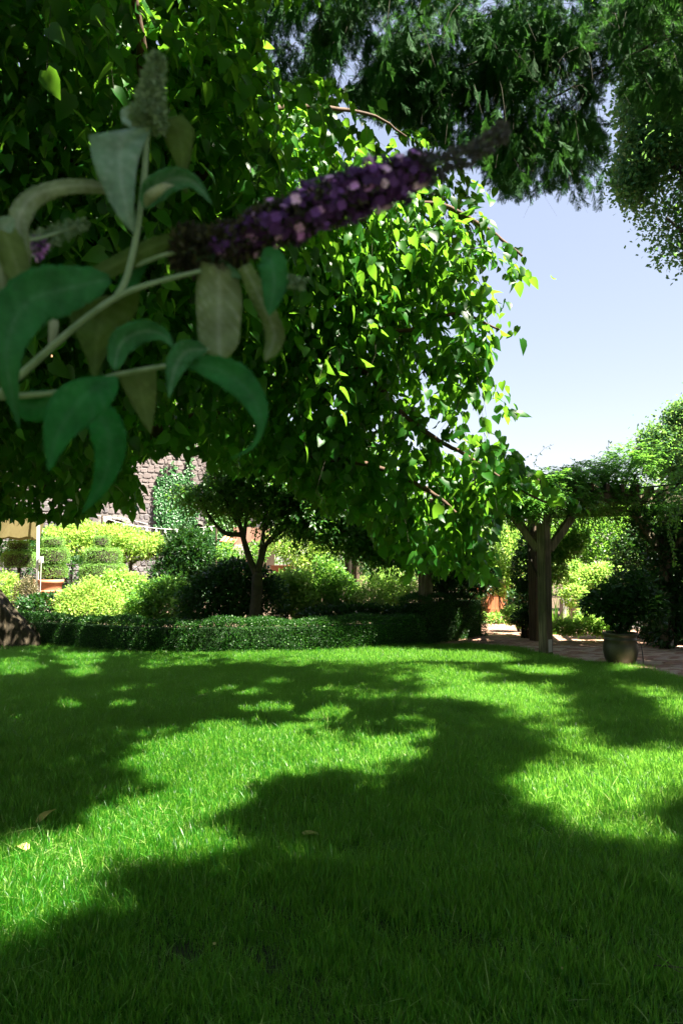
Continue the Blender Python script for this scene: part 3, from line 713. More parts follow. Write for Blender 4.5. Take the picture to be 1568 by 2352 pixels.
link('added_shade_crown', leaf_mesh('added_shade_crown', T_FOLD, up[uk], uD[uk], uN[uk], us_[uk]), mul, M['mulberry'], 'stuff')
link('crown', leaf_mesh('mulberry_crown', T_HEART, pos[mask], D[mask], N[mask], sz[mask]), mul, M['mulberry'], 'stuff')
hm = []
for k in range(5):
    tm = heart_tmpl(random.uniform(.68, .86), random.uniform(.1, .45)); me = tri_mesh('mulberry_leaf', tm[0], np.array(tm[1]), np.full(len(tm[0]), .15+.18*k), True)
    me.materials.append(M['mulberry']); hm.append(me)
R = frames(D[near], N[near])
for j, i in enumerate(near):
    o = bpy.data.objects.new('leaf', hm[j % 5]); COL.objects.link(o); o.parent = mul
    mt = Matrix([[*map(float, R[j][r]*sz[i]), float(pos[i][r]-mul.location[r])] for r in range(3)] + [[0, 0, 0, 1]])
    o.matrix_local = mt
link('twigs', twig_mesh('mulberry_twigs', stems, .8, .0022, smask), mul, M['darkbark'], 'stuff')

# ================================================================== REDWOOD (overhead, right)
def spray_mesh(k):
    """a flat redwood spray: central shoot, side shoots, paired needles"""
    V, T, va = [], [], []
    def shoot(a, d, ln, nl, n):
        a = np.array(a, float); d = unit(d); nrm = unit(np.array([rng.normal()*.15, rng.normal()*.15, 1])); s = unit(np.cross(d, nrm))
        b0 = len(V); w = .0012
        V.extend([a-s*w, a+s*w, a+d*ln]); T.append((b0, b0+1, b0+2)); va.extend([.1]*3)
        for i in range(n):
            t_ = (i+.5)/n
            for sg in (-1, 1):
                q = a+d*ln*t_+s*sg*w; dd = unit(s*sg+d*.55+nrm*rng.normal()*.1); L_ = nl*(.55+.45*math.sin(PI*min(1, t_*.9+.12)))*rng.uniform(.85, 1.1)
                b0 = len(V); V.extend([q-d*.0019, q+d*.0019, q+dd*L_*.65+d*.0017, q+dd*L_]); T.extend([(b0, b0+1, b0+2), (b0, b0+2, b0+3)]); v_ = rng.random(); va.extend([v_]*4)
        return
    main = .16
    shoot((0, 0, 0), (0, 1, -.2), main, .014, 22)
    for i in range(4):
        t_ = .12+.2*i
        for sg in (-1, 1):
            shoot((0, main*t_, -.2*main*t_), (sg*.55, .9, rng.normal()*.15-.3), .075*(1-.3*t_)*rng.uniform(.6, 1.2), .011, 11)
    me = tri_mesh('redwood_spray', np.array(V), np.array(T), np.array(va)); me.materials.append(M['redwood']); return me
sprays = [spray_mesh(k) for k in range(6)]
def branch_points(lobes, nb, per, ln=.8, droop=.5, shell=0.0):
    c, u = ell_points(lobes, nb, shell)
    out = unit(u*[1, 1, .2]+rng.normal(size=c.shape)*[.6, .6, .15]); L_ = ln*rng.uniform(.5, 1.2, nb)
    tt = rng.random((nb, per))
    p = c[:, None]+(out[:, None]*tt[..., None]+np.array([0, 0, -1])*(droop*tt**2)[..., None])*L_[:, None, None] + rng.normal(size=(nb, per, 3))*.05
    az = np.arctan2(-out[:, 0], out[:, 1])[:, None]+np.where(rng.random((nb, per)) < .5, 1, -1)*rng.uniform(.2, 1.1, (nb, per))
    rot = np.stack([rng.normal(size=(nb, per))*.35-.75*tt*droop*1.8-.25, rng.normal(size=(nb, per))*.35, az], 2)
    return p.reshape(-1, 3), rot.reshape(-1, 3), (c, out, L_, droop)
red = thing('redwood_tree', 'dark redwood with feathery hanging sprays, overhanging from the top of the picture', 'tree', (7.5, -4.5, 0))
rl_vis = [L(640,60,6.6,.8), L(760,110,6.5,.7), L(900,130,6.4,.7), L(1050,120,6.4,.75), L(1200,130,6.5,.75), L(1330,60,6.6,.7), L(860,230,6.5,.36), L(980,250,6.4,.4), L(1100,250,6.3,.5), L(1220,260,6.3,.5), L(1180,350,6.2,.3), L(1280,340,6.3,.34), L(1330,380,6.3,.2), L(1350,220,6.4,.3), L(700,190,6.6,.3), L(1480,60,6.4,.6), L(1480,170,6.6,.32), L(1060,320,6.2,.2), L(1230,390,6.2,.22), L(1580,100,6.2,.6)]
rl_vis = [(P(*project(c_)[:2], c_[1]*1.24), r_*1.22) for c_, r_ in rl_vis]
pv_, rv_, st_v = branch_points(rl_vis, 2300, 18, .7, 1.1, 0)
def red_shape(p):
    x, y, fw = project(p); vis = (x > -60) & (x < 1630) & (y > -60) & (y < 2400) & (fw > 0)
    allow = in_poly(x, y, [(560,-400),(575,60),(600,170),(680,215),(760,190),(840,240),(940,280),(980,310),(1060,320),(1130,380),(1150,425),(1200,440),(1240,420),(1300,440),(1345,460),(1400,430),(1395,330),(1360,240),(1370,190),(1440,150),(1440,210),(1568,260),(1700,300),(1700,-400)])
    return ~vis | allow
keep = red_shape(pv_) & sun_ok(pv_, 0, False)
keep &= (np.sin(pv_[:, 0]*4.1+pv_[:, 1]*2.0)*np.sin(pv_[:, 2]*5.3+pv_[:, 0]*2.2)+.35*np.sin(pv_[:, 0]*11+pv_[:, 2]*9)) > -.34+.4*np.clip((pv_[:, 0]-.8)/2.2, 0, 1)*(rng.random(len(pv_)) < .8)
# upper crown, above and behind the viewer: where the lawn lies in its shade
nfill = 6500
gx = rng.uniform(-4.5, 8.5, nfill*4); gy = rng.uniform(.2, 13, nfill*4); z = rng.uniform(6.3, 12.5, nfill*4)
fp = np.stack([gx, gy, np.full_like(gx, .06)], 1); fp = fp + S*((z-.06)/S[2])[:, None]
x, y, fw = project(fp); vis = (x > -120) & (x < 1690) & (y > -260) & (fw > .3)
vis |= gx < -3.6+(gy-2)*.62
fp = fp[~vis][:nfill]
out = unit(rng.normal(size=fp.shape)*[1, 1, .1]); per = 14
tt = rng.random((len(fp), per)); p2 = fp[:, None]+out[:, None]*tt[..., None]*.7+np.array([0, 0, -1])*(.3*tt**2)[..., None]+rng.normal(size=(len(fp), per, 3))*.08
p2 = p2.reshape(-1, 3)
r2 = np.stack([rng.normal(size=len(p2))*.3-.3, rng.normal(size=len(p2))*.3, rng.random(len(p2))*2*PI], 1)
x, y, fw = project(p2); vis = (x > -100) & (x < 1670) & (y > -200) & (fw > .3)
k2 = ~vis & sun_ok(p2, .2)
scatter('crown', np.r_[pv_[keep], p2[k2]], np.r_[rv_[keep], r2[k2]], np.r_[rng.uniform(.9, 1.35, keep.sum()), rng.uniform(1.3, 2.0, k2.sum())], sprays, red)
# fix the crown's frame: points are in world space
link('twigs', twig_mesh('redwood_twigs', st_v, .5, .0035, red_shape(st_v[0]) & red_shape(st_v[0]+(st_v[1]+np.array([0, 0, -.7]))*st_v[2][:, None])), red, M['darkbark'], 'stuff')
fluted(spline([(7.5,-4.5,-.1),(7.5,-4.5,3),(7.4,-4.4,8),(7.4,-4.4,16)], 8), np.linspace(.6, .28, 25), 24, .05).build('trunk', M['redbark'], red, True)
lb = spline([(7.4,-4.4,9.5), (9.6,-1.0,10.2), (10.4,3.5,10.6), (9.8,7.6,9.9), (8.6,8.6,9.4)], 8)
b = MB(); b.tube(lb, np.linspace(.16, .07, len(lb)), 9, .05); b.build('branch', M['redbark'], red, True)
for tgt in [P(700,-60,8.2), P(900,-20,8.0), P(1100,40,8.0), P(1250,110,8.0), P(1400,40,8.2), P(1200,260,7.9), P(1000,180,8.0)]:
    a = np.array([9.2, 8.2, 9.6]); e = np.array(tgt, float); mid = (a+e)/2+[0, .1, .45]
    b = MB(); b.tube(spline([a, mid, e], 8), np.linspace(.05, .008, 17), 7, .05); b.build('branch', M['darkbark'], red, True)

# ================================================================== OAKS (right)
def oak_tree(label, lobes, ncl, size, base, trunk, shape=None, r0=.3, group=None):
    t = thing('oak_tree', label, 'tree', base, group)
    c, u = ell_points(lobes, ncl, .3)
    if shape is not None:
        k = shape(c) & sun_ok(c); c, u = c[k], u[k]
    per = 10
    p = np.repeat(c, per, 0)+rng.normal(size=(len(c)*per, 3))*size*1.25; d = np.repeat(u, per, 0)*.5+rng.normal(size=p.shape)
    N = rng.normal(size=p.shape)*.6+[.2, 0, .9]
    v = rng.random(len(p))*.75; v = np.where(np.repeat(rng.random(len(c)) < .12, per), .95, v)
    link('crown', leaf_mesh('oak_crown', diamond_tmpl(.62, .5, .06), p, d, N, size*rng.uniform(.6, 1.2, len(p)), v), t, M['oak'], 'stuff')
    b = MB(); sp = spline(trunk, 8); b.tube(sp, np.linspace(r0, r0*.4, len(sp)), 12, .08); b.build('trunk', M['darkbark'], t, True)
    top = sp[-1]; 
    for c_, r_ in lobes[::2]:
        s0 = sp[int(len(sp)*random.uniform(.55, .95))]; b = MB(); mid = (s0+c_)/2+[0, 0, -.2]
        b.tube(spline([s0, mid, np.array(c_)], 6), np.linspace(r0*.3, .02, 13), 7, .05); b.build('branch', M['darkbark'], t, True)
    return t
def oak_shape(p):
    x, y, fw = project(p)
    return in_poly(x, y, [(1400,-300),(1430,150),(1415,290),(1440,330),(1405,380),(1405,440),(1450,480),(1480,560),(1490,600),(1540,610),(1555,640),(1700,700),(1900,400),(1900,-300)]) | (x > 1568) | (y < 0)
oak_tree('large blue-green oak crown filling the upper right corner of the picture', [L(1560,80,11,1.2), L(1520,260,11,.75), L(1560,380,11,.85), L(1450,410,11.2,.32), L(1530,500,11,.5), L(1560,570,11,.45), L(1640,300,11,1.0), L(1660,520,11,.7), L(1480,330,11.1,.35), L(1700,120,11,1.0)],
         17000, .085, (8.6, 11.5, 0), [(8.6,11.5,-.1),(8.5,11.5,2.5),(8.0,11.3,5),(7.2,11.1,8)], oak_shape, .34)
oak_tree('distant pale oak rising behind the right end of the pergola', [L(1550,1040,22,.8), L(1500,1010,22,.4), L(1565,960,22,.45), L(1640,980,22,1.1), L(1510,1060,22,.45), L(1650,1100,22,1.3), L(1478,1045,22,.25)],
         7000, .11, (11.2, 22, 0), [(11.2,22,-.1),(11.1,22,2.5),(10.8,22,5.2)], None, .3)

# ================================================================== STONE BUILDING
bt = unit(np.array([.94, .34])); bn = np.array([.34, -.94]); bn = bn/np.linalg.norm(bn)
B0 = P(264, 1200, 27.0)[:2]           # a point on the wall under the first arch
def W(u, z, d=0): return np.array([B0[0]+bt[0]*u+bn[0]*d, B0[1]+bt[1]*u+bn[1]*d, z])
def wall_uz(px, py):
    a = (px-784)/F; b_ = (1176-py)/F; dx = np.array([a, CT-b_*ST, ST+b_*CT])
    # intersect with wall plane
    k = ((B0[0])*bn[0]+(B0[1])*bn[1])/(dx[0]*bn[0]+dx[1]*bn[1]); q = np.array([0, 0, CAM_Z])+dx*k
    return np.dot(q[:2]-B0, bt), q[2]
bld = thing('stone_building', 'old rubble stone building with arched openings behind the garden at left', 'building', (B0[0], B0[1], 0))
u1, z1 = wall_uz(264, 1194); u2, z2 = wall_uz(452, 1203)
u3, z3 = wall_uz(70, 1120)
opens = [(u1, z1, .42, 1.5), (u2, z2, .26, 1.3)]
UL, UR, ZT = -10.0, wall_uz(600, 1200)[0], 8.5
outer = [Vector((UL, 0, 0)), Vector((UR, 0, 0)), Vector((UR, ZT, 0)), Vector((UL, ZT, 0))]
holes = []
for u, zt, hw, ht in opens:
    pts_ = [(u-hw, zt-ht), (u+hw, zt-ht)] + [(u+hw*math.cos(a), zt-hw*.55+hw*.55*math.sin(a)) for a in np.linspace(0, PI, 12)]
    holes.append([Vector((x, z, 0)) for x, z in pts_])
tris = tessellate_polygon([outer]+holes); allp = outer+[v for h in holes for v in h]
b = MB(); b.add([W(v.x, v.y, 0) for v in allp], tris)
for h in holes:
    n_ = len(h)
    for i in range(n_):
        a_, c_ = h[i], h[(i+1) % n_]
        b.add([W(a_.x, a_.y, 0), W(c_.x, c_.y, 0), W(c_.x, c_.y, -.45), W(a_.x, a_.y, -.45)], [(0,1,2,3)])
b.add([W(UR, 0, 0), W(UR, 0, -8), W(UR, ZT, -8), W(UR, ZT, 0), W(UL, 0, 0), W(UL, 0, -8), W(UL, ZT, -8), W(UL, ZT, 0)], [(0,1,2,3),(7,6,5,4),(1,5,6,2)])
b.build('wall', M['mortar'], bld)
b = MB(); b.add([W(UL, ZT+.003, .3), W(UR, ZT+.003, .3), W(UR, ZT+1.6, -4), W(UL, ZT+1.6, -4), W(UR, ZT, -8.3), W(UL, ZT, -8.3)], [(0,1,2,3),(3,2,4,5),(1,4,2),(0,3,5)])
b.build('roof', M['terra'], bld)
for u, zt, hw, ht in opens:
    wd = thing('window', None, None, W(u, zt-ht/2, -.3)); del_ = None
    wd.parent = bld; wd.location = Vector(W(u, zt-ht/2, -.3).tolist())-Vector(bld.location)
    wm = MB(); wm.add([W(u-hw-.05, zt-ht-.05, -.40), W(u+hw+.05, zt-ht-.05, -.40), W(u+hw+.05, zt+.05, -.40), W(u-hw-.05, zt+.05, -.40)], [(0,1,2,3)])  # flat dark sheet: the unlit interior is put into its colour
    b2 = MB()
    for f_ in (-1, -.02, 1): b2.beam(W(u+f_*hw*.96, zt-ht, -.36), W(u+f_*hw*.96, zt-.02, -.36), .05, .05, (bn[0], bn[1], 0))
    b2.beam(W(u-hw, zt-ht*.55, -.355), W(u+hw, zt-ht*.55, -.355), .05, .05)
    for nm, mm_, mt_ in (('dark_back', wm, 'black'), ('frame', b2, 'timber2')):
        me = mm_.mesh(nm); me.materials.append(M[mt_]); o = bpy.data.objects.new(nm, me); COL.objects.link(o); o.parent = wd
        o.location = -Vector(W(u, zt-ht/2, -.3).tolist())
    # arch stones
    for k in range(9):
        a0, a1 = PI*k/9+.02, PI*(k+1)/9-.02; pr = []
        for dd in (.0, .05):
            for a_, rr in ((a0, 1.04), (a1, 1.04), (a1, 1.5), (a0, 1.5)):
                pr.append(W(u+hw*rr*math.cos(a_), zt-hw*.55+hw*(.55+ (rr-1)*.9)*math.sin(a_)*1.0, dd))
        b3 = MB(); b3.add(pr, [(0,1,2,3),(7,6,5,4),(0,4,5,1),(1,5,6,2),(2,6,7,3),(3,7,4,0)]); b3.build('arch_stone', M['dressed'], bld)
# rubble stones
st_me = []
for k in range(10):
    b = MB(); n_ = random.choice((6, 7, 8)); v = []; 
    for rr, y_ in ((1.02, -.04), (1.0, .008), (.84, .024)):
        for i in range(n_):
            a = 2*PI*i/n_+.3*math.sin(k+i*3.0); cx = math.copysign(abs(math.cos(a))**.5, math.cos(a))*.5*rr; cz = math.copysign(abs(math.sin(a))**.5, math.sin(a))*.5*rr
            v.append((cx, y_, cz))
    f = [(j*n_+i, j*n_+(i+1) % n_, (j+1)*n_+(i+1) % n_, (j+1)*n_+i) for j in range(2) for i in range(n_)]+[tuple(2*n_+i for i in range(n_))]
    b.add(v, f); me = b.mesh('stone')
    for q_ in me.vertices: q_.co.x += random.uniform(-.03, .03); q_.co.z += random.uniform(-.03, .03)
    st_me.append(me)
st_var = {}
for k, me in enumerate(st_me):
    for key in ('stone', 'stone2'):
        m2 = me.copy(); m2.materials.append(M[key]); st_var[(k, key)] = m2
wall_rot = math.atan2(-bn[0], bn[1])
stones = []
z = .1
while z < ZT-.1:
    hh = random.uniform(.12, .22); u = UL+.1
    while u < UR-.1:
        ww = random.uniform(.12, .36); uc = u+ww/2; zc = z+hh/2+random.uniform(-.035, .035)
        inside = any(abs(uc-o_[0]) < o_[2]*1.5+ww*.4 and o_[1]-o_[3]-.1 < zc < o_[1]+o_[2]*.55 for o_ in opens)
        if not inside:
            x, y, fw = project(W(uc, zc, .05)); vis = (180 < x < 600) and (1010 < y < 1240)
            stones.append((0 if vis else 1, random.random(), uc, zc, ww*.98, hh*.97))
        u += ww
    z += hh
stones.sort(); rest = {'stone': MB(), 'stone2': MB()}
for i, (vv, _, uc, zc, ww, hh) in enumerate(stones):
    pinkish = random.random() < min(1, max(.15, (zc-2.6)/1.6)); key = 'stone2' if pinkish else 'stone'; k = random.randrange(10)
    if i < 300:
        o = bpy.data.objects.new('stone', st_var[(k, key)]); COL.objects.link(o); o.parent = bld
        pq = W(uc, zc, 0.0); o.location = Vector(pq.tolist())-Vector(bld.location); o.scale = (ww, 1, hh); o.rotation_euler = (0, random.uniform(-.05, .05), wall_rot)
    else:
        mr = st_me[k]; vs = [W(uc-v.co.x*ww, zc+v.co.z*hh, v.co.y) for v in mr.vertices]
        rest[key].add(vs, [tuple(p_.vertices) for p_ in mr.polygons])
rest['stone'].build('grey_stonework', M['stone'], bld, kind='stuff'); rest['stone2'].build('pink_stonework', M['stone2'], bld, kind='stuff')

# ivy on the wall
def ivy(label, polys, n, size, mat='ivy', depth=.16, grp=None):
    pr = np.array([p for pl in polys for p in pl]); x0, y0 = pr.min(0); x1, y1 = pr.max(0)
    px = rng.uniform(x0, x1, n*3); py = rng.uniform(y0, y1, n*3); ok = np.zeros(len(px), bool)
    for pl in polys: ok |= in_poly(px+6*np.sin(py*.35), py+4*np.sin(px*.4), pl)
    px, py = px[ok][:n], py[ok][:n]
    uz = np.array([wall_uz(a, c) for a, c in zip(px, py)])
    d = .04+depth*rng.random(len(uz))*(.6+.4*np.sin(uz[:, 0]*5)*np.sin(uz[:, 1]*4))
    pos = np.stack([B0[0]+bt[0]*uz[:, 0]+bn[0]*d, B0[1]+bt[1]*uz[:, 0]+bn[1]*d, uz[:, 1]], 1)
    D = np.tile([bn[0]*.3, bn[1]*.3, -1], (len(pos), 1))+rng.normal(size=pos.shape)*.4
    N = np.tile([bn[0], bn[1], .5], (len(pos), 1))+rng.normal(size=pos.shape)*.4
    base = pos.mean(0); base[2] = 0
    t = thing('ivy', label, 'ivy', base, grp)
    link('leaves', leaf_mesh('ivy_leaves', T_SHORT, pos, D, N, size*rng.uniform(.6, 1.2, len(pos))), t, M[mat], 'stuff')
    b = MB(); 
    for k in range(5):
        u_, z_ = uz[:, 0].mean()+random.uniform(-.5, .5), uz[:, 1].max()*.95
        b.tube(spline([W(uz[:, 0].mean()+random.uniform(-.2, .2), 0, .05), W(u_+.1, z_*.5, .06), W(u_, z_, .06)], 5), .015, 5)
    b.build('stems', M['darkbark'], t)
    return t
ivy('rounded dark green patch of ivy on the stone wall left of the garden tree', [[(352,1120),(362,1098),(400,1085),(440,1088),(446,1130),(455,1175),(445,1212),(360,1214),(352,1170)], [(395,1060),(402,1060),(404,1100),(392,1100)], [(372,1075),(378,1075),(380,1110),(370,1110)], [(430,1050),(440,1050),(442,1100),(428,1100)]], 5200, .085)
ivy('yellow-green ivy climbing the wall seen through the branches of the garden tree', [[(478,1120),(560,1110),(575,1180),(560,1240),(470,1225)]], 3200, .09, 'mid')
ivy('tall dark ivy covering the foot of the stone wall beside the right arch', [[(462,1225),(535,1215),(540,1300),(530,1390),(455,1390)]], 4200, .085)

# string lights in front of the building
sw = [P(235,1188,23.5), P(285,1203,23.5), P(345,1212,23.4), P(400,1216,23.3), P(450,1213,23.2), P(497,1208,23.1)]
slg = thing('string_lights', 'white string of small light bulbs hung across in front of the stone wall', 'lights', sw[2])
wp = spline(sw, 8); b = MB(); b.tube(wp, .012, 6); b.build('cable', M['wire'], slg, True)
wp2 = spline([P(195,1176,23.6), P(235,1186,23.6), P(290,1192,23.6), P(340,1204,23.6)], 6); b = MB(); b.tube(wp2, .009, 6); b.build('cable', M['wire'], slg, True)
bm0 = MB(); bm0.lathe((0, 0, 0), [(.004, 0), (.02, -.005), (.02, -.05), (.03, -.065), (.045, -.10), (.043, -.13), (.022, -.16), (.003, -.17)], 12); bme = bm0.mesh('bulb', True); bme.materials.append(M['bulb'])
for k in range(12):
    p = wp[int((k+.5)/12*(len(wp)-1))]; o = bpy.data.objects.new('bulb', bme); COL.objects.link(o); o.parent = slg; o.location = Vector(p.tolist())-Vector(slg.location)
for k, pp in enumerate(((235,1188,23.5), (497,1208,23.1))):
    q_ = P(*pp); po = MB(); po.tube([(q_[0], q_[1], -.02), (q_[0], q_[1], q_[2]+.05)], .03, 8)
    o = po.build('light_pole', M['timber2'], None); tag(o, 'slim dark pole holding up the ' + ('left' if k == 0 else 'right') + ' end of the string lights', 'pole')

# salmon house front to the right of the ivy
hs = thing('salmon_house', 'small salmon plaster house front glimpsed behind the garden tree trunk', 'building', (*P(600,1300,25)[:2], 0))
a_, c_ = P(535,1300,25.5), P(612,1300,25.5)
b = MB(); b.box(((a_[0]+c_[0])/2, 26.2, 1.35), (c_[0]-a_[0], 1.2, 2.7)); b.build('wall', M['salmon'], hs)
b = MB()
for k in range(4): b.beam(P(508,1244,24.9)+[.13*k, 0, -.02*k], P(508,1244,24.9)+[.13*k, .9, .2-.02*k], .09, .04)
b.build('roof', M['terra'], hs)
b = MB(); q_ = P(600,1300,25.55); b.box((q_[0], 25.585, 1.1), (.9, .03, 2.2)); b.build('door', M['timber2'], hs)
b = MB(); q_ = P(545,1300,25.55); b.box((q_[0], 25.57, 1.75), (.5, .06, .7)); b.build('window', M['white'], hs)

# ================================================================== PATIO UMBRELLA (far left)
um = thing('patio_umbrella', 'tan canvas patio umbrella with a grey pole at the left edge', 'umbrella', (*P(87,1365,17.5)[:2], 0))
UY = 17.5; cx, cy = P(-60, 1100, UY+.3)[:2]; zt = P(0, 1128, UY)[2]; ze = P(0, 1184, UY)[2]
nrib = 8; Rr = abs(P(86,1200,UY)[0]-cx)*1.0
rim = [(cx+Rr*math.cos(2*PI*k/nrib+.12), cy+Rr*math.sin(2*PI*k/nrib+.12)) for k in range(nrib)]
b = MB(); v = [(cx, cy, zt)]; f = []
sub = 4
for k in range(nrib):
    a = np.array(rim[k]); c = np.array(rim[(k+1) % nrib])
    for j in range(sub):
        q_ = a+(c-a)*j/sub; sagz = -.0*math.sin(PI*j/sub); mid = (q_+np.array([cx, cy]))/2
        v.append((*mid, (zt+ze)/2-.03-.02*math.sin(PI*j/sub))); v.append((*q_, ze+.05*math.sin(PI*j/sub)))
m_ = nrib*sub
for i in range(m_):
    n_ = (i+1) % m_; f += [(0, 1+2*i, 1+2*n_), (1+2*i, 2+2*i, 2+2*n_, 1+2*n_)]
b.add(v, f); b.build('canopy', M['canvas'], um, True)
b = MB(); v = []; f = []      # hanging side flap with soft pleats
for i in range(m_*2):
    k = i/2; i0 = int(k) % m_; i1 = (i0+1) % m_; tt_ = k-int(k); base_i = np.array(b.v[0]) if False else None
    A = np.array([*( (np.array(rim[i0//sub])+(np.array(rim[(i0//sub+1) % nrib])-np.array(rim[i0//sub]))*((i0 % sub)+tt_)/sub)), 0])
    pl = .03*math.sin(i*2.1); drop = .56
    rr_ = unit(A[:2]-np.array([cx, cy])); zed = ze+.05*math.sin(PI*(((i0 % sub)+tt_)/sub))
    v.append((*(A[:2]+rr_*.005), zed)); v.append((*(A[:2]-rr_*(.12+pl)), zed-drop-.03*math.sin(i*1.3)))
n2 = m_*2
f = [(2*i, 2*((i+1) % n2), 2*((i+1) % n2)+1, 2*i+1) for i in range(n2)]
b.add(v, f); b.build('valance', M['canvas'], um, True)
pb_ = P(86, 1365, UY); b = MB(); b.tube([(pb_[0], pb_[1], -.02), (pb_[0]-.02, pb_[1], ze-.02)], .035, 12); b.build('pole', M['metal'], um, True)
b = MB(); q_ = P(92,1285,UY-.04); b.box((q_[0]+.03, q_[1], q_[2]), (.09, .07, .15)); b.tube([q_+[.03, -.03, .07], q_+[.05, -.04, -.1], q_+[.045, -.04, -.75]], .01, 6); b.build('crank', M['metal'], um)
b = MB()
for k in range(nrib): b.beam((cx, cy, zt-.05), (rim[k][0], rim[k][1], ze-.015), .02, .02)
b.tube([(cx, cy, zt+.03), (cx, cy, zt-.5)], .03, 8); b.beam((cx, cy, zt-.35), (pb_[0]-.02, pb_[1], ze-.06), .05, .06)
b.build('ribs', M['metal'], um)

# ================================================================== TOPIARY AND POTS
def clipped_disc(c, r, h, n, size, mat, name, parent):
    q = rng.random(n); top = q < .45
    a = rng.random(n)*2*PI; rr = np.where(top, r*np.sqrt(rng.random(n)), r); zz = np.where(top, h, rng.random(n)*h)
    edge = np.clip((rr/r-.8)/.2, 0, 1)*np.clip((zz/h-.6)/.4, 0, 1); rr = rr*(1-.08*edge); zz = zz-.12*h*edge
    rr = rr*(1+.04*np.sin(a*5+c[0])+rng.normal(size=n)*.03); bot = (rng.random(n) < .15); zz = np.where(bot & ~top, 0, zz); rr = np.where(bot & ~top, r*np.sqrt(rng.random(n)), rr)
    pos = np.stack([c[0]+rr*np.cos(a), c[1]+rr*np.sin(a), c[2]+zz+rng.normal(size=n)*.012], 1)
    out = np.stack([np.cos(a)*np.where(top, .3, 1), np.sin(a)*np.where(top, .3, 1), np.where(top, 1, .2)], 1)
    d = out*.8+rng.normal(size=pos.shape)*.55; N = out*.5+rng.normal(size=pos.shape)*.6+[0, 0, .4]
    o = link(name, leaf_mesh(name, T_DIA, pos, d, N, size*rng.uniform(.6, 1.2, n)), parent, M[mat], 'stuff')
    b = MB(); b.lathe((c[0], c[1], c[2]), [(.01, .02), (r*.84, .03), (r*.84, h*.84), (.01, h*.86)], 14); b.build('inner_branches', M['darkbark'], parent)
def topiary(label, cx_, Y, tiers, pot=True, grp='tiered topiary shrubs'):
    base = P(cx_, 1340, Y); t = thing('topiary_shrub', label, 'topiary', (base[0], base[1], 0), grp)
    for (x0, x1, y0, y1) in tiers:
        c = P((x0+x1)/2, y1, Y); r = (x1-x0)/2*Y/F; h = (y1-y0)*Y/F*.96
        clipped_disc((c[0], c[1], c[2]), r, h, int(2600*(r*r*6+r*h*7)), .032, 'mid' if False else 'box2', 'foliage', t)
    top = P(cx_, tiers[0][2], Y)
    b = MB(); b.tube([(base[0], base[1], .0), (base[0], base[1], top[2])], .04, 8); b.build('trunk', M['darkbark'], t)
    return t
M['box2'] = leafmat('sunlit_box_leaf', [(0, (.04, .14, .02)), (1, (.2, .36, .08))], (.4, .7, .1), .35, .45, .4)  # brighter copy of the box leaf: sunlight put into its colour
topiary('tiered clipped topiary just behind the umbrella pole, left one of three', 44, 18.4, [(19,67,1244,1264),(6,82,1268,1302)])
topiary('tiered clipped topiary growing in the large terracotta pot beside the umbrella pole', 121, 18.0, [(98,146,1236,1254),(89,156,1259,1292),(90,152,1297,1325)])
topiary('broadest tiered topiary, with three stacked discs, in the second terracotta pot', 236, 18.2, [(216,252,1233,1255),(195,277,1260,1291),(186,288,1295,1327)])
def urn(label, px, Y, py_top, r, h):
    c = P(px, py_top, Y); t = thing('terracotta_pot', label, 'pot', (c[0], c[1], 0), 'terracotta pots under the topiary')
    zb = c[2]-h
    b = MB(); b.lathe((c[0], c[1], zb), [(r*.1, .0), (r*.62, 0), (r*.8, h*.25), (r*.92, h*.6), (r*.98, h*.84), (r*1.08, h*.86), (r*1.1, h), (r*.96, h), (r*.9, h*.9), (.01, h*.88)], 32); b.build('body', M['terra'], t, True)
    b = MB(); b.lathe((c[0], c[1], zb+h*.55), [(r*.925, -.03), (r*.97, -.02), (r*.97, .02), (r*.935, .03)], 32); b.build('band', M['terra'], t, True)
    b = MB(); b.lathe((c[0], c[1], 0), [(r*.75, 0), (r*.75, zb-.05), (r*.85, zb-.05), (r*.85, zb-.002), (.01, zb-.002)], 4); b.build('plinth', M['plinth'], t)
    return t
urn('large orange terracotta pot under the topiary beside the umbrella pole', 112, 17.8, 1331, .32, .62)
urn('second terracotta pot under the broadest topiary, half hidden by bushes', 232, 18.2, 1335, .3, .6)
bw = thing('terracotta_bowl', 'wide terracotta bowl seen right of the garden tree trunk', 'bowl', (*P(645,1300,19.5)[:2], 0))
c = P(647,1299,19.5); r = .30
b = MB(); b.lathe((c[0], c[1], c[2]-.26), [(.01, 0), (.1, 0), (.2, .06), (.27, .15), (.30, .26), (.31, .27), (.285, .26), (.25, .17), (.01, .12)], 28); b.build('body', M['terra'], bw, True)
b = MB(); b.lathe((c[0], c[1], 0), [(.14, 0), (.14, .05), (.08, .1), (.07, c[2]-.35), (.12, c[2]-.26), (.01, c[2]-.258)], 16); b.build('pedestal', M['plinth'], bw, True)

# ================================================================== GARDEN SHRUBS
LG = 'bushes in the sunny bed behind the hedge'
bush('arbour_vine', 'bright yellow-green vine sprawling flat over the arbour behind the topiary', 'vine', [L(150,1235,21,(.9,.8,.32)), L(240,1232,21,(1.0,.8,.34)), L(330,1248,21,(.72,.7,.3)), L(200,1265,20.6,(.9,.5,.3)), L(110,1255,21,(.5,.6,.4)), L(290,1275,20.8,(.6,.5,.22)), L(345,1262,20.7,(.4,.4,.25)), L(175,1205,21.3,(.4,.4,.2))], 15000, .075, 'yellow', shell=.5)
ab = thing('timber_arbour', 'slim timber arbour frame carrying the bright vine', 'arbour', (*P(240,1340,21)[:2], 0))
for px_ in (110, 200, 301, 360):
    for Yq in (20.7, 21.5):
        q_ = P(px_, 1290, Yq); b = MB(); b.box((q_[0], q_[1], .85), (.07, .07, 1.7)); b.build('post', M['timber2'], ab)
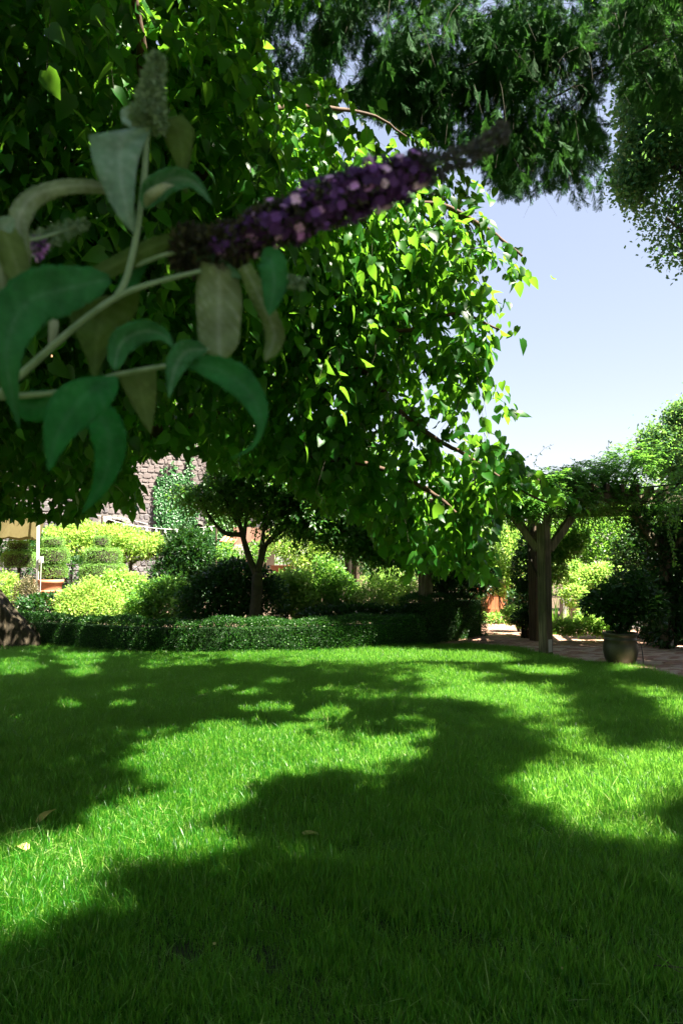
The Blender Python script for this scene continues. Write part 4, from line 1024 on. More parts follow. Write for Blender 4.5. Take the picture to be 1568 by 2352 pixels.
for Yq in (20.7, 21.5): b = MB(); b.beam(P(90,1272,Yq), P(375,1272,Yq), .06, .12); b.build('beam', M['timber2'], ab)
bush('magnolia_shrub', 'dark glossy shrub in front of the ivy, right of the bright arbour vine', 'shrub', [L(430,1270,20.5,(.75,.6,.7)), L(400,1320,20.3,(.6,.6,.6)), L(460,1300,20.6,(.5,.5,.7)), L(440,1240,20.6,(.5,.5,.3))], 16000, .13, 'dark', T_LONG, .5, clump=7)
bush('flower_bed_plant', 'dark low plant dotted with whitish flowers right of the big tree trunk', 'plant', [L(110,1395,14.6,(.42,.3,.26)), L(165,1400,14.6,(.35,.3,.24)), L(70,1400,14.8,(.3,.3,.26))], 2600, .075, 'dark', shell=.5, extra=('white', 90, .05, T_SHORT))
bush('juniper_hedge', 'brownish columnar juniper between the big trunk and the umbrella pole', 'shrub', [L(45,1385,15.5,(.13,.18,.48)), L(62,1380,15.5,(.15,.2,.5)), L(76,1385,15.5,(.11,.18,.46))], 5200, .035, 'juniper' if False else 'straw2', T_LONG, .6) if False else None
M['brownish'] = leafmat('brownish_needle', [(0, (.05, .06, .02)), (.6, (.12, .10, .045)), (1, (.25, .2, .12))], (.2, .2, .05), .2, .6, .3)
bush('juniper_shrub', 'brownish columnar juniper between the big trunk and the umbrella pole', 'shrub', [L(45,1385,15.5,(.13,.18,.48)), L(62,1380,15.5,(.15,.2,.5)), L(76,1385,15.5,(.11,.18,.46))], 5200, .045, 'brownish', T_LONG, .6)
bush('yellow_shrub', 'small yellow-green bush at the left edge beside the big trunk', 'shrub', [L(15,1345,16,(.3,.3,.3)), L(-20,1370,16,(.4,.3,.4)), L(25,1370,16,(.2,.3,.4))], 2600, .06, 'yellow')
bush('dark_backdrop_shrub', 'dark shrub behind the topiary under the umbrella', 'shrub', [L(20,1245,20,(.6,.4,.5)), L(80,1290,20,(.8,.4,.8)), L(170,1320,19.6,(.8,.4,.5)), L(250,1350,19.4,(.8,.3,.4))], 5200, .08, 'dark')
bush('variegated_shrub', 'pale feathery variegated bush, leftmost of the bright bushes behind the hedge', 'shrub', [L(160,1385,14.3,(.28,.3,.32)), L(205,1375,14.4,(.36,.34,.4)), L(250,1390,14.3,(.3,.3,.34)), L(190,1410,14.1,(.5,.3,.3))], 9500, .042, 'yellow', shell=.5, group=LG, extra=('straw', 500, .035, T_DIA))
bush('hydrangea_bush', 'tall light green bush with loose top in front of the broadest topiary', 'shrub', [L(270,1335,15.6,(.36,.3,.22)), L(300,1350,15.5,(.4,.34,.3)), L(250,1345,15.4,(.28,.3,.22)), L(300,1390,15.2,(.5,.4,.5))], 6500, .07, 'light', T_FOLD, .5, group=LG, clump=6)
bush('leafy_shrub', 'mid-green leafy bush behind the hedge left of the dark garden tree shrub', 'shrub', [L(350,1370,14.4,(.36,.3,.3)), L(395,1355,14.5,(.34,.3,.26)), L(380,1395,14.2,(.42,.3,.34)), L(325,1400,14.2,(.3,.3,.3))], 5000, .065, 'mid', T_FOLD, .5, group=LG)
bush('broad_leaf_plant', 'young plant with broad pale leaves poking above the hedge', 'plant', [L(405,1405,13.9,(.16,.12,.14)), L(425,1412,13.9,(.14,.12,.12))], 60, .2, 'light', T_FOLD, .3)
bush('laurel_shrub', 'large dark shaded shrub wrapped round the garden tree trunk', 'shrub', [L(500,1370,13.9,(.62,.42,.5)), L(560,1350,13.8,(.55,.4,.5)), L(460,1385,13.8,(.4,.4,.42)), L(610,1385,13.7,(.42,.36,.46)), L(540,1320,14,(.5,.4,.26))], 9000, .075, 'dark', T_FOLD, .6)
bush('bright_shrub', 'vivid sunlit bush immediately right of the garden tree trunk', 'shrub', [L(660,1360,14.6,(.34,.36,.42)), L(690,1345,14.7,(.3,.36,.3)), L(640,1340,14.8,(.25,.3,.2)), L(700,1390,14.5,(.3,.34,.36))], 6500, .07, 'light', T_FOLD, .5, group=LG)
bush('rounded_shrub', 'tall leafy bush with a pointed top in the middle of the bed', 'shrub', [L(755,1330,15,(.3,.36,.42)), L(740,1300,15.2,(.2,.26,.2)), L(780,1360,14.8,(.36,.36,.42)), L(740,1390,14.6,(.4,.3,.4))], 7000, .06, 'mid', T_FOLD, .5, group=LG, extra=('straw', 260, .045, T_DIA))
bush('rhododendron_bush', 'pale yellow-green bush with faded flower heads left of the bare timber post', 'shrub', [L(860,1360,14.8,(.4,.4,.34)), L(910,1345,15,(.36,.4,.36)), L(890,1325,15.2,(.26,.3,.22)), L(930,1370,14.8,(.3,.34,.36)), L(840,1390,14.5,(.36,.3,.3)), L(900,1400,14.4,(.46,.3,.26))], 7800, .07, 'light', T_LONG, .5, group=LG, clump=7, extra=('straw', 700, .05, T_LONG))
bush('shade_plant', 'dark low foliage between the pale bush and the hedge', 'plant', [L(880,1410,13.8,(.6,.2,.14)), L(760,1412,13.8,(.6,.2,.16)), L(820,1405,13.8,(.4,.2,.14))], 2600, .07, 'dark', T_FOLD, .4, extra=('white', 26, .06, T_SHORT))
bush('garden_bush', 'loose green shrub in front of the salmon house front, left of the garden tree trunk', 'shrub', [L(545,1300,20,(.35,.3,.45)), L(590,1270,20,(.3,.3,.3)), L(520,1270,20,(.25,.3,.3))], 1500, .08, 'mid', T_FOLD, .4)
bush('olive_tree', 'small airy yellowish tree with thin stems behind the terracotta bowl', 'tree', [L(700,1265,18,(.7,.6,.42)), L(650,1245,18.2,(.5,.5,.34)), L(750,1250,18,(.5,.5,.36)), L(720,1295,17.8,(.5,.5,.2))], 8000, .06, 'yellow', T_DIA, .4)
bush('grey_shrub', 'grey-green fine bush behind the pale rhododendron', 'shrub', [L(860,1300,17,(.36,.3,.3)), L(900,1290,17,(.3,.3,.26)), L(930,1305,17,(.26,.3,.26))], 3600, .05, 'oak')
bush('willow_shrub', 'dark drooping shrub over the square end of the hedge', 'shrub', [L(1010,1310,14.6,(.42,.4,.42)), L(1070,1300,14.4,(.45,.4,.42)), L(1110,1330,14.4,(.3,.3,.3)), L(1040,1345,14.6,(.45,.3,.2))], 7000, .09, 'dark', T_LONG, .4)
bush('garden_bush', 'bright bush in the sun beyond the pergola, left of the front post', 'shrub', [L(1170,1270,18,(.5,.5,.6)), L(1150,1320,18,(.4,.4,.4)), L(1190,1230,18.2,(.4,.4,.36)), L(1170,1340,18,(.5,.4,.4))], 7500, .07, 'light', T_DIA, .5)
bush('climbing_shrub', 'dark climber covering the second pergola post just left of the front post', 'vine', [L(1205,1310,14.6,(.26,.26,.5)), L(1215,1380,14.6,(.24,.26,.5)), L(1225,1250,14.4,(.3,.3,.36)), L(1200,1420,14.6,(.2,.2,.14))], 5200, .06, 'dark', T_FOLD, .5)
bush('hanging_vine', 'dark leafy vine hanging right of the front pergola post', 'vine', [L(1290,1250,13.8,(.36,.3,.3)), L(1320,1235,13.8,(.3,.3,.2)), L(1275,1300,13.9,(.18,.2,.3))], 4000, .065, 'mid', T_FOLD, .5, stems=False)
bush('far_tree', 'sunlit tree filling the view under the pergola right of the front post', 'tree', [L(1350,1240,20,(.9,.7,.6)), L(1420,1220,20,(1.0,.7,.8)), L(1310,1220,20.4,(.6,.6,.5)), L(1480,1260,20,(1.0,.8,1.0)), L(1380,1290,19.8,(.7,.6,.5)), L(1390,1180,20.4,(1.2,.6,.5))], 13000, .085, 'mid', T_DIA, .5)
bush('hydrangea_bush', 'pale sunlit bush with flat flower heads above the iris clump', 'shrub', [L(1340,1335,17.4,(.5,.4,.32)), L(1390,1320,17.4,(.5,.4,.28)), L(1320,1370,17,(.3,.3,.3)), L(1300,1300,17.6,(.3,.3,.3))], 6500, .065, 'light', T_FOLD, .5, extra=('straw', 400, .07, T_SHORT))
bush('ground_plant', 'low bright plants edging the far side of the brick path', 'plant', [L(1300,1440,13.7,(.25,.16,.12)), L(1340,1435,13.8,(.35,.16,.16)), L(1385,1440,13.8,(.25,.16,.14)), L(1370,1420,14.4,(.4,.2,.2))], 2600, .075, 'light', T_FOLD, .3, stems=False)
bush('ground_cover_plant', 'pinkish edging plants in sun beside the wooden gate', 'plant', [L(1130,1420,15.4,(.35,.16,.1)), L(1180,1412,15,(.25,.16,.18)), L(1200,1425,14.8,(.2,.14,.14))], 1500, .06, 'light', T_FOLD, .3, stems=False, extra=('pink', 60, .05, T_SHORT))
bush('rose_bush', 'small rose bush with pink blooms behind the second pergola post', 'shrub', [L(1195,1375,15.8,(.28,.25,.25)), L(1185,1400,15.8,(.26,.25,.2))], 1300, .06, 'dark', T_FOLD, .4, extra=('pink', 45, .06, T_SHORT))
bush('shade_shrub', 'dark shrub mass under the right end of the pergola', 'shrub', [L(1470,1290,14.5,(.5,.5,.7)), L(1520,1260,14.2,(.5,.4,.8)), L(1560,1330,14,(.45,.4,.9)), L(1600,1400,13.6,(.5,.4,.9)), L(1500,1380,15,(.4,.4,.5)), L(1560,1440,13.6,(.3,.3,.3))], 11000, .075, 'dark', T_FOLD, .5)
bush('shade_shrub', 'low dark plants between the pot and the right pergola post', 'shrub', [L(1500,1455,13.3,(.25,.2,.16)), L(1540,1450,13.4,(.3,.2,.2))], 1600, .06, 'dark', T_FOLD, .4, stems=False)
# tree wall beyond the garden
tl = [(-1.5,34,3.0),(2.0,34,3.2),(5.0,33,3.0),(8.2,34,2.8),(11.5,32,3.0),(15,33,3.4)]
for i, (x_, y_, r_) in enumerate(tl):
    px_ = project(np.array([x_, y_, 2.]))[0]
    lab = 'distant background tree ' + ['behind the terracotta bowl and the airy yellowish tree', 'behind the pale yellow-green bush and bare post', 'behind the square end of the hedge', 'behind the wooden gate and front pergola post', 'behind the iris clump and pale flat-headed bush', 'behind the right end of the pergola'][i]
    bush('background_tree', lab, 'tree', [((x_, y_, r_*.75), (r_*1.0, r_*.6, r_*.85)), ((x_+r_*.5, y_-.5, r_*.5), (r_*.6, r_*.5, r_*.5))], 8000, .15, ('mid', 'light')[i % 2], T_DIA, .6, group='distant row of background trees')
bush('backdrop_tree', 'added backdrop tree whose sunlit leaves show through gaps in the mulberry crown', 'tree', [((-3.6,19,5.6),(2.4,1.6,1.9)), ((-.6,18.5,5.2),(2.1,1.5,1.8)), ((-6.2,20,7.2),(2.4,1.6,2.0)), ((-2.2,18.8,7.8),(2.2,1.6,1.7)), ((1.0,18,4.0),(1.1,1.2,1.1))], 26000, .11, 'light', T_FOLD, .5, sunsafe=True, parent_loc=(.3, 18.6, 0))  # tree added so bright foliage, not sky, fills the mulberry's gaps

# unseen evergreens added round the viewer to block open sky and deepen the shade
for lab_, c_ in (('unseen tall dark evergreen behind the viewer at left, added for shade', (-5, -7.5)), ('unseen broad dark evergreen directly behind the viewer, added for shade', (1.5, -8.5)), ('unseen dark evergreen at the right side of the lawn beyond the redwood, added for shade', (12.5, 4.5)), ('unseen dark evergreen behind the viewer next to the redwood, added for shade', (8.5, -7)), ('unseen dark evergreen at the left side of the lawn, added for shade', (-10.5, 4)), ('unseen dark evergreen at the left rear of the lawn, added for shade', (-10.5, -2)), ('unseen dark evergreen right of the pergola, out past the path, added for shade', (13.5, 9.5))):
    bush('added_shade_tree', lab_, 'tree', [((*c_, 2.2), (3.0, 2.2, 2.3)), ((*c_, 5.6), (2.8, 2.2, 2.6)), ((*c_, 8.6), (1.9, 1.7, 2.0))], 5200, .42, 'dark', T_DIA, .7, sunsafe=True)

wt_ = [o for o in bpy.data.objects if o.name.startswith('backdrop_tree') and o.type == 'EMPTY'][0]
b = MB(); b.tube(spline([(.3,18.6,-.05), (.25,18.6,1.2), (.0,18.6,2.6), (-1.2,18.7,4.2), (-3.0,18.8,6.0)], 6), np.linspace(.2, .05, 25), 10, .06); b.tube(spline([(.1,18.6,2.4), (.6,18.3,3.6), (.2,18.2,5.2)], 6), np.linspace(.1, .03, 13), 8); b.build('trunk', M['darkbark'], wt_, True)
# ------------------------------------------------------------------ garden tree (centre)
M['garden_leaf'] = leafmat('garden_tree_leaf', [(0, (.008, .05, .006)), (1, (.025, .10, .014))], (.28, .6, .05), .42, .42, .4)
ct = thing('garden_tree', 'small dark branching tree rising from the bed behind the middle of the hedge', 'tree', (*G(588,1452)[:2], 0))
YT = 13.35
def ctube(pts, r0, r1, nm='branch'):
    sp = spline([P(x_, y_, YT+dy) for x_, y_, dy in pts], 6); b = MB(); b.tube(sp, np.linspace(r0, r1, len(sp)), 9, .08); return b.build(nm, M['darkbark'], ct, True)
p0 = P(588,1300,YT); b = MB(); b.tube(spline([(p0[0]+.02, YT, -.05), (p0[0], YT, .5), (p0[0]+.02, YT, 1.0), P(592,1315,YT)], 6), np.linspace(.125, .09, 19), 12, .1); b.build('trunk', M['darkbark'], ct, True)
for pts_, a_, c_ in [([(588,1318,0),(572,1280,0),(560,1240,0),(552,1210,-.1),(535,1185,-.1),(520,1150,-.2),(505,1110,-.3)],.07,.015), ([(592,1318,0),(602,1280,.1),(612,1250,.1),(640,1220,.2),(680,1190,.3),(720,1180,.4)],.062,.015), ([(590,1315,0),(600,1270,-.1),(605,1220,-.2),(612,1170,-.2),(618,1110,-.3)],.055,.016), ([(556,1228,0),(520,1225,-.1),(500,1210,-.1),(480,1185,-.2),(465,1155,-.3),(450,1135,-.3)],.05,.012), ([(552,1210,0),(545,1170,.1),(548,1130,.1),(552,1080,.2)],.04,.012), ([(560,1240,0),(566,1190,.2),(575,1140,.3),(580,1090,.3)],.04,.012), ([(612,1250,0),(655,1215,0),(700,1205,-.2),(760,1210,-.3),(800,1225,-.3)],.04,.01), ([(535,1185,0),(505,1165,.1),(490,1145,.2)],.025,.008), ([(605,1220,0),(640,1160,.2),(665,1110,.3)],.035,.01), ([(548,1130,0),(530,1100,0),(515,1070,0)],.02,.008),([(680,1190,0),(740,1130,.2),(800,1090,.3)],.035,.01)]:
    ctube(pts_, a_, c_)
clob = [L(560,1060,13.2,(.8,.7,.5)), L(650,1070,13.2,(.9,.8,.6)), L(480,1120,13,(.4,.4,.25)), L(740,1130,13.4,(.8,.7,.55)), L(820,1180,13.6,(.7,.6,.5)), L(720,1200,13.4,(.5,.5,.25)), L(900,1200,13.8,(.6,.5,.45)), L(600,1120,13.4,(.6,.5,.3)), L(860,1260,13.8,(.4,.4,.25)), L(440,1120,13,(.22,.2,.14)), L(780,1070,13.4,(.8,.7,.6)), L(850,1225,13.5,(.6,.5,.35)), L(940,1250,13.6,(.6,.5,.4)), L(1030,1255,13.6,(.6,.5,.35)), L(690,1180,13.3,(.7,.5,.3)), L(760,1215,13.3,(.6,.4,.22)), L(560,1150,13.5,(.6,.5,.25)), L(470,1140,13.2,(.35,.3,.2))]
pos, D, N, sz, stems = drooping_twigs(clob, 9500, 8, .3, .095, .1, .25)
x, y, fw = project(pos); k = ~in_poly(x, y, [(330,1000),(485,1045),(470,1105),(450,1115),(330,1115)])
sk = ~in_poly(*project(stems[0])[:2], [(330,1000),(485,1045),(470,1105),(450,1115),(330,1115)])
k &= rng.random(len(k)) < .9
link('crown', leaf_mesh('garden_tree_crown', T_FOLD, pos[k], D[k], N[k], sz[k]), ct, M['garden_leaf'], 'stuff')
link('twigs', twig_mesh('garden_tree_twigs', stems, .9, .004, sk), ct, M['darkbark'], 'stuff')

# ================================================================== PERGOLA
pg = thing('pergola', 'weathered timber pergola over the brick path, front post at the lawn edge', 'pergola', (3.3, 12.2, 0))
pa = G(1253, 1507)[:2]; pbk = G(1532, 1492)[:2]; pc = np.array(P(977, 1400, 13.9)[:2]); pd = G(1229, 1474)[:2]; pe_ = np.array(P(820, 1300, 18.0)[:2]); pf = np.array([7.4, 11.0])
PZ = 2.32
rot_p = math.radians(38)
def post(xy, w=.165, mat='timber', plate=False, h=PZ):
    c = MB(); c.box((xy[0], xy[1], h/2), (w, w, h), rot_p); o = c.build('post', M[mat], pg, bevel=.012)
    return o
for q_ in (pa, pbk, pf): post(q_)
post(pd, .17, 'timber2')
post(pc, .2); post(pe_, .2, 'timber2')
b = MB(); off = np.array([math.cos(rot_p-PI), math.sin(rot_p-PI)])*0 
fd = np.array([-math.cos(rot_p), -math.sin(rot_p)]); fd2 = np.array([math.sin(rot_p), -math.cos(rot_p)])
# faces of the post turned to the viewer: fd2 (right-front) and fd (left)
b.box((*(pa+fd2*.086), .17), (.09, .006, .2), rot_p); b.build('metal_plate', M['metal'], pg)
b = MB(); b.box((*(pbk+fd2*.086), .17), (.09, .006, .2), rot_p); b.build('metal_plate', M['metal'], pg)
def hbeam(a, c, z, w=.09, h=.17, ext=.4, mat='timber', nm='beam'):
    a = np.array([*a, z]); c = np.array([*c, z]); d = unit(c-a); bb = MB(); bb.beam(a-d*ext, c+d*ext, w, h); return bb.build(nm, M[mat], pg, bevel=.008)
hbeam(pa, pc, PZ+.085); hbeam(pa, pbk, PZ+.257); hbeam(pc, pe_, PZ+.257, mat='timber2'); hbeam(pd, pbk, PZ+.085, mat='timber2', ext=.2); hbeam(pbk, pf, PZ+.085)
for (o_, tgt) in ((pa, pc), (pa, pbk), (pbk, pf), (pbk, pa), (pc, pa)):
    d = unit(np.array(tgt)-np.array(o_)); s0 = np.array([*(o_+d*.1), PZ-.62]); s1 = np.array([*(o_+d*.62), PZ-.0])
    bb = MB(); bb.beam(s0, s1, .09, .12, (-d[0]*.7, -d[1]*.7, .7)); bb.build('brace', M['timber'], pg, bevel=.006)
for k in range(9):       # rafters
    t_ = k/8; s0 = pa+(pbk-pa)*t_; e0_ = pd+(np.array([6.0, 15.2])-pd)*t_
    bb = MB(); bb.beam((*(s0-(e0_-s0)*.12), PZ+.41), (*e0_, PZ+.41), .05, .13); bb.build('rafter', M['timber2'], pg)
for k in range(6):
    t_ = k/5; s0 = pa+(pc-pa)*t_; e0_ = s0+np.array([1.6, 1.9])
    bb = MB(); bb.beam((*(s0-(e0_-s0)*.1), PZ+.55), (*e0_, PZ+.55), .05, .13); bb.build('rafter', M['timber2'], pg)
# wisteria on top: pinnate leaves
wv = thing('wisteria_vine', 'thick green wisteria heaped over the top of the pergola', 'vine', (pbk[0], pbk[1], 0))
wl = [L(1170,1135,12.4,(.4,.4,.26)), L(1240,1125,12.3,(.45,.4,.24)), L(1310,1120,12.5,(.5,.5,.3)), L(1380,1110,12.8,(.55,.5,.36)), L(1450,1085,12.8,(.55,.5,.44)), L(1530,1075,12.6,(.6,.5,.5)), L(1600,1070,12.2,(.6,.5,.55)), L(1480,1140,12.6,(.6,.4,.28)), L(1560,1150,12.2,(.5,.4,.3)), L(1370,1150,12.6,(.5,.4,.2)), L(1290,1155,12.6,(.5,.4,.12)), L(1120,1150,13.2,(.5,.5,.26)), L(1040,1170,14,(.6,.6,.3)), L(1180,1165,12.6,(.4,.4,.12)), L(1430,1050,13,(.22,.2,.14))]
c, u = ell_points(wl+[L(1200,1118,12.2,(.6,.45,.26)), L(1270,1120,12.2,(.55,.45,.26)), L(1165,1140,12.6,(.5,.4,.24)), L(1240,1148,11.9,(.5,.3,.16)), L(1310,1148,12.1,(.45,.3,.16)), L(1330,1095,12.6,(.4,.4,.22)), L(1230,1150,12.0,(.5,.3,.16)), L(1140,1160,12.4,(.4,.3,.18))], 6000, .4)
x, y, fw = project(c); ok = ~((y > 1182) & (x > 1130)); ok &= sun_ok(c, 0, False) | (c[:, 0] < 4.3); c, u = c[ok], u[ok]
per = 13; out = unit(u*[1, 1, .5]+rng.normal(size=c.shape)*.5); tt = np.linspace(.2, 1, per); sg = np.where(np.arange(per) % 2, 1, -1); sg[-1] = 0
side = unit(np.cross(out, [0, 0, 1.])); Lr = .24*rng.uniform(.7, 1.2, len(c))
p = c[:, None]+(out[:, None]*tt[None, :, None]+np.array([0, 0, -1])*(.4*tt**2)[None, :, None])*Lr[:, None, None]
D = out[:, None]*.5+side[:, None]*sg[None, :, None]+np.array([0, 0, -.35])+rng.normal(size=p.shape)*.15
N = np.tile([0, 0, 1.], (len(c)*per, 1))+rng.normal(size=(len(c)*per, 3))*.35
link('leaves', leaf_mesh('wisteria_leaves', T_LONG2 if False else diamond_tmpl(.36, .42, .05), p.reshape(-1, 3), D.reshape(-1, 3), N, .075*rng.uniform(.7, 1.2, len(N))), wv, M['wisteria'], 'stuff')
b = MB()
for k in range(10):
    a = wl[k][0]+rng.normal(size=3)*.2; e = wl[(k+1) % 10][0]+rng.normal(size=3)*.2; b.tube(spline([a, (a+e)/2+rng.normal(size=3)*.15, e], 6), .018, 6)
for q_ in (pbk, pd): b.tube(spline([(q_[0]+.14, q_[1]+.1, -.02), (q_[0]+.16, q_[1]-.06, .9), (q_[0]-.12, q_[1]-.1, 1.7), (q_[0]+.05, q_[1], 2.6)], 6), .025, 7)
b.build('stems', M['darkbark'], wv, True)
# hanging strands and loose shoots against the sky
def strand(path, nleaf, leaf, nm, mat='wisteria'):
    sp = spline(path, 8); b = MB(); b.tube(sp, .0022, 5); b.build(nm+'_stem', M['darkbark'], wv)
    i = np.linspace(0, len(sp)-1, nleaf).astype(int); p = sp[i]+rng.normal(size=(nleaf, 3))*.012
    D = rng.normal(size=(nleaf, 3))+[0, 0, -.5]; N = rng.normal(size=(nleaf, 3))+[0, 0, .6]
    link(nm, leaf_mesh(nm, diamond_tmpl(.38, .42, .05), p, D, N, leaf*rng.uniform(.6, 1.2, nleaf)), wv, M[mat], 'stuff')
strand([P(1542,1120,11.2), P(1540,1170,11.2), P(1535,1220,11.2), P(1545,1260,11.2), P(1548,1305,11.2)], 150, .07, 'hanging_strand')
strand([P(1560,1120,11.3), P(1556,1180,11.3), P(1550,1230,11.3)], 90, .07, 'hanging_strand')
strand([P(1225,1075,12.6), P(1232,1050,12.6), P(1250,1030,12.6), P(1268,1022,12.6)], 14, .06, 'shoot')
strand([P(1290,1110,12.6), P(1310,1072,12.6), P(1345,1065,12.6), P(1375,1062,12.6)], 40, .06, 'shoot')
strand([P(1385,1080,12.6), P(1392,1050,12.6), P(1398,1010,12.6)], 30, .06, 'shoot')
strand([P(1180,1090,12.6), P(1195,1062,12.6), P(1215,1045,12.6)], 12, .06, 'shoot')
strand([P(1440,1090,12.6), P(1455,1062,12.6), P(1490,1058,12.6), P(1520,1060,12.6)], 24, .06, 'shoot')
strand([P(1330,1110,12.6), P(1325,1090,12.6), P(1335,1080,12.6)], 30, .07, 'shoot', 'yellow')

bush('climbing_vine', 'dark vine covering the right-hand pergola post', 'vine', [((*pbk, .6), (.3, .3, .6)), ((*pbk, 1.5), (.34, .3, .6)), ((pbk[0]-.1, pbk[1]-.1, 2.2), (.6, .4, .3)), ((pbk[0]+.5, pbk[1], 1.9), (.5, .35, .5)), ((pbk[0]+.4, pbk[1]-.2, .8), (.3, .3, .7))], 8000, .075, 'dark', T_FOLD, .5)
# wooden gate and fence in the sun beyond the path
gt = thing('wooden_gate', 'orange-brown wooden board gate in the sun beyond the brick path', 'gate', (*P(1140,1400,19)[:2], 0))
for k in range(9):
    x0_ = P(1092+k*12.5, 1400, 19)[0]; b = MB(); hgt = 1.02+.06*math.sin(k*.8); b.box((x0_, 19+random.uniform(-.01, .01), hgt/2), (.128, .025, hgt), random.uniform(-.03, .03)); b.build('board', M['cedar'], gt)
b = MB(); b.box((P(1142,1400,19)[0], 18.955, .82), (1.3, .04, .09)); b.build('rail', M['cedar'], gt)
b = MB(); b.box((P(1142,1400,19)[0], 18.955, .28), (1.3, .04, .09)); b.build('rail', M['cedar'], gt)
for px_ in (1085, 1205): b = MB(); q_ = P(px_, 1400, 19); b.box((q_[0], 19, .65), (.13, .13, 1.3)); b.build('gate_post', M['cedar'], gt)
sh_ = thing('garden_shed', 'salmon-coloured low wall beyond the wooden gate', 'wall', (*P(1150,1380,22)[:2], 0))
q0, q1 = P(1080,1400,22), P(1250,1400,22); b = MB(); b.box(((q0[0]+q1[0])/2, 22, .7), (q1[0]-q0[0], .2, 1.4)); b.build('wall_body', M['salmon'], sh_)
b = MB(); b.box(((q0[0]+q1[0])/2, 22, 1.44), (q1[0]-q0[0]+.06, .28, .07)); b.build('coping', M['terra'], sh_)
# low stone kerb ledges seen right of the irises
for k, (px_, py_, Yq, w_) in enumerate(((1390,1395,17,1.6),(1350,1375,19,1.4))):
    q_ = P(px_, py_, Yq); b = MB(); b.box((q_[0], q_[1], q_[2]/2), (w_, .3, q_[2])); o = b.build('stone_ledge', M['dressed'], None, bevel=.01)
    tag(o, ['pale low stone ledge behind the potted shrub', 'pale stone ledge further back, right of the iris clump'][k], 'ledge')

# iris clump
ir = thing('iris_clump', 'clump of tall strap-shaped iris leaves right of the front pergola post', 'plant', (*G(1290,1462)[:2], 0))
for cx_, n_, lean_, hgt in ((1276, 26, .05, .85), (1305, 34, .35, .6)):
    bq = G(cx_, 1460); V, T, va = [], [], []
    for k in range(n_):
        a0 = bq+[random.uniform(-.09, .09), random.uniform(-.09, .09), 0]; a = random.uniform(0, 2*PI); h_ = hgt*random.uniform(.6, 1.1); ln_ = random.uniform(.02, .28)+lean_*random.uniform(.2, 1)
        dd = np.array([math.cos(a)*.8+(.35 if lean_ > .1 else 0), math.sin(a), 0]); s_ = unit(np.cross([random.uniform(-1, 1), random.uniform(-1, 1), 0], [0, 0, 1.])); v_ = random.random(); b0 = len(V)
        for j, t_ in enumerate((0, .3, .6, .85, 1)):
            c_ = a0+dd*ln_*t_**2*h_+np.array([0, 0, h_*(t_-.35*ln_*t_**3)]); w_ = .014*(1, 1, .8, .45, 0.02)[j]
            V += [c_-s_*w_, c_+s_*w_]; va += [v_]*2
        for j in range(4): i0 = b0+2*j; T += [(i0, i0+1, i0+3), (i0, i0+3, i0+2)]
    link('leaves', tri_mesh('iris_leaves', np.array(V), np.array(T), np.array(va)), ir, M['light' if lean_ > .1 else 'mid'], 'stuff')

# glazed pot with shrub
pc_ = G(1437, 1532); pot = thing('glazed_pot', 'round olive glazed pot standing at the edge of the path', 'pot', (pc_[0], pc_[1]+.2, 0))
R_ = .245; H_ = .46; cc = (pc_[0], pc_[1]+.2, .014)
prof = [(.01, 0), (R_*.72, 0), (R_*.8, .02), (R_*.93, .1), (R_, .2), (R_*.99, .28), (R_*.93, .345), (R_*.95, .35), (R_*.95, .372), (R_*.92, .378), (R_*.93, .41), (R_*1.0, .425), (R_*1.02, .445), (R_*1.0, H_), (R_*.9, H_), (R_*.86, .42), (.01, .41)]
b = MB(); b.lathe(cc, prof, 40); b.build('body', M['glaze'], pot, True)
b = MB(); b.lathe((cc[0], cc[1], .018+.405), [(.005, .012), (R_*.86, .006)], 24); b.build('soil', M['soil'], pot)
ps = bush('potted_shrub', 'bushy dark green shrub growing in the olive glazed pot', 'shrub', [L(1430,1400,cc[1],(.36,.3,.26)), L(1395,1380,cc[1],(.34,.3,.2)), L(1470,1385,cc[1],(.34,.3,.26)), L(1440,1350,cc[1],(.34,.3,.22)), L(1365,1390,cc[1],(.2,.24,.14)), L(1505,1405,cc[1],(.16,.24,.2)), L(1425,1435,cc[1],(.18,.18,.12)), L(1465,1325,cc[1],(.16,.14,.12))], 6500, .062, 'dark2' if False else 'dark', T_FOLD, .35, stems=False, parent_loc=(cc[0], cc[1], .42))
b = MB()
for k in range(12):
    e = np.array([cc[0]+random.uniform(-.35, .3), cc[1]+random.uniform(-.2, .2), random.uniform(.85, 1.15)]); s0 = np.array([cc[0]+random.uniform(-.05, .05), cc[1]+random.uniform(-.05, .05), .42]); b.tube(spline([s0, (s0+e)/2+[random.uniform(-.03, .03), 0, .03], e], 5), np.linspace(.009, .003, 11), 5)
b.build('stems', M['darkbark'], ps, True)
q_ = G(1478, 1535); b = MB(); b.tube(spline([(q_[0]-.02, q_[1]+.3, .3), (q_[0]+.05, q_[1]+.25, .33), (q_[0]+.06, q_[1]+.18, .15), (q_[0]+.02, q_[1]+.1, .02), (q_[0]-.1, q_[1]-.03, .018)], 8), .006, 6)
o = b.build('hose', M['hose'], None, True); tag(o, 'thin black irrigation hose curling down beside the olive pot', 'hose')

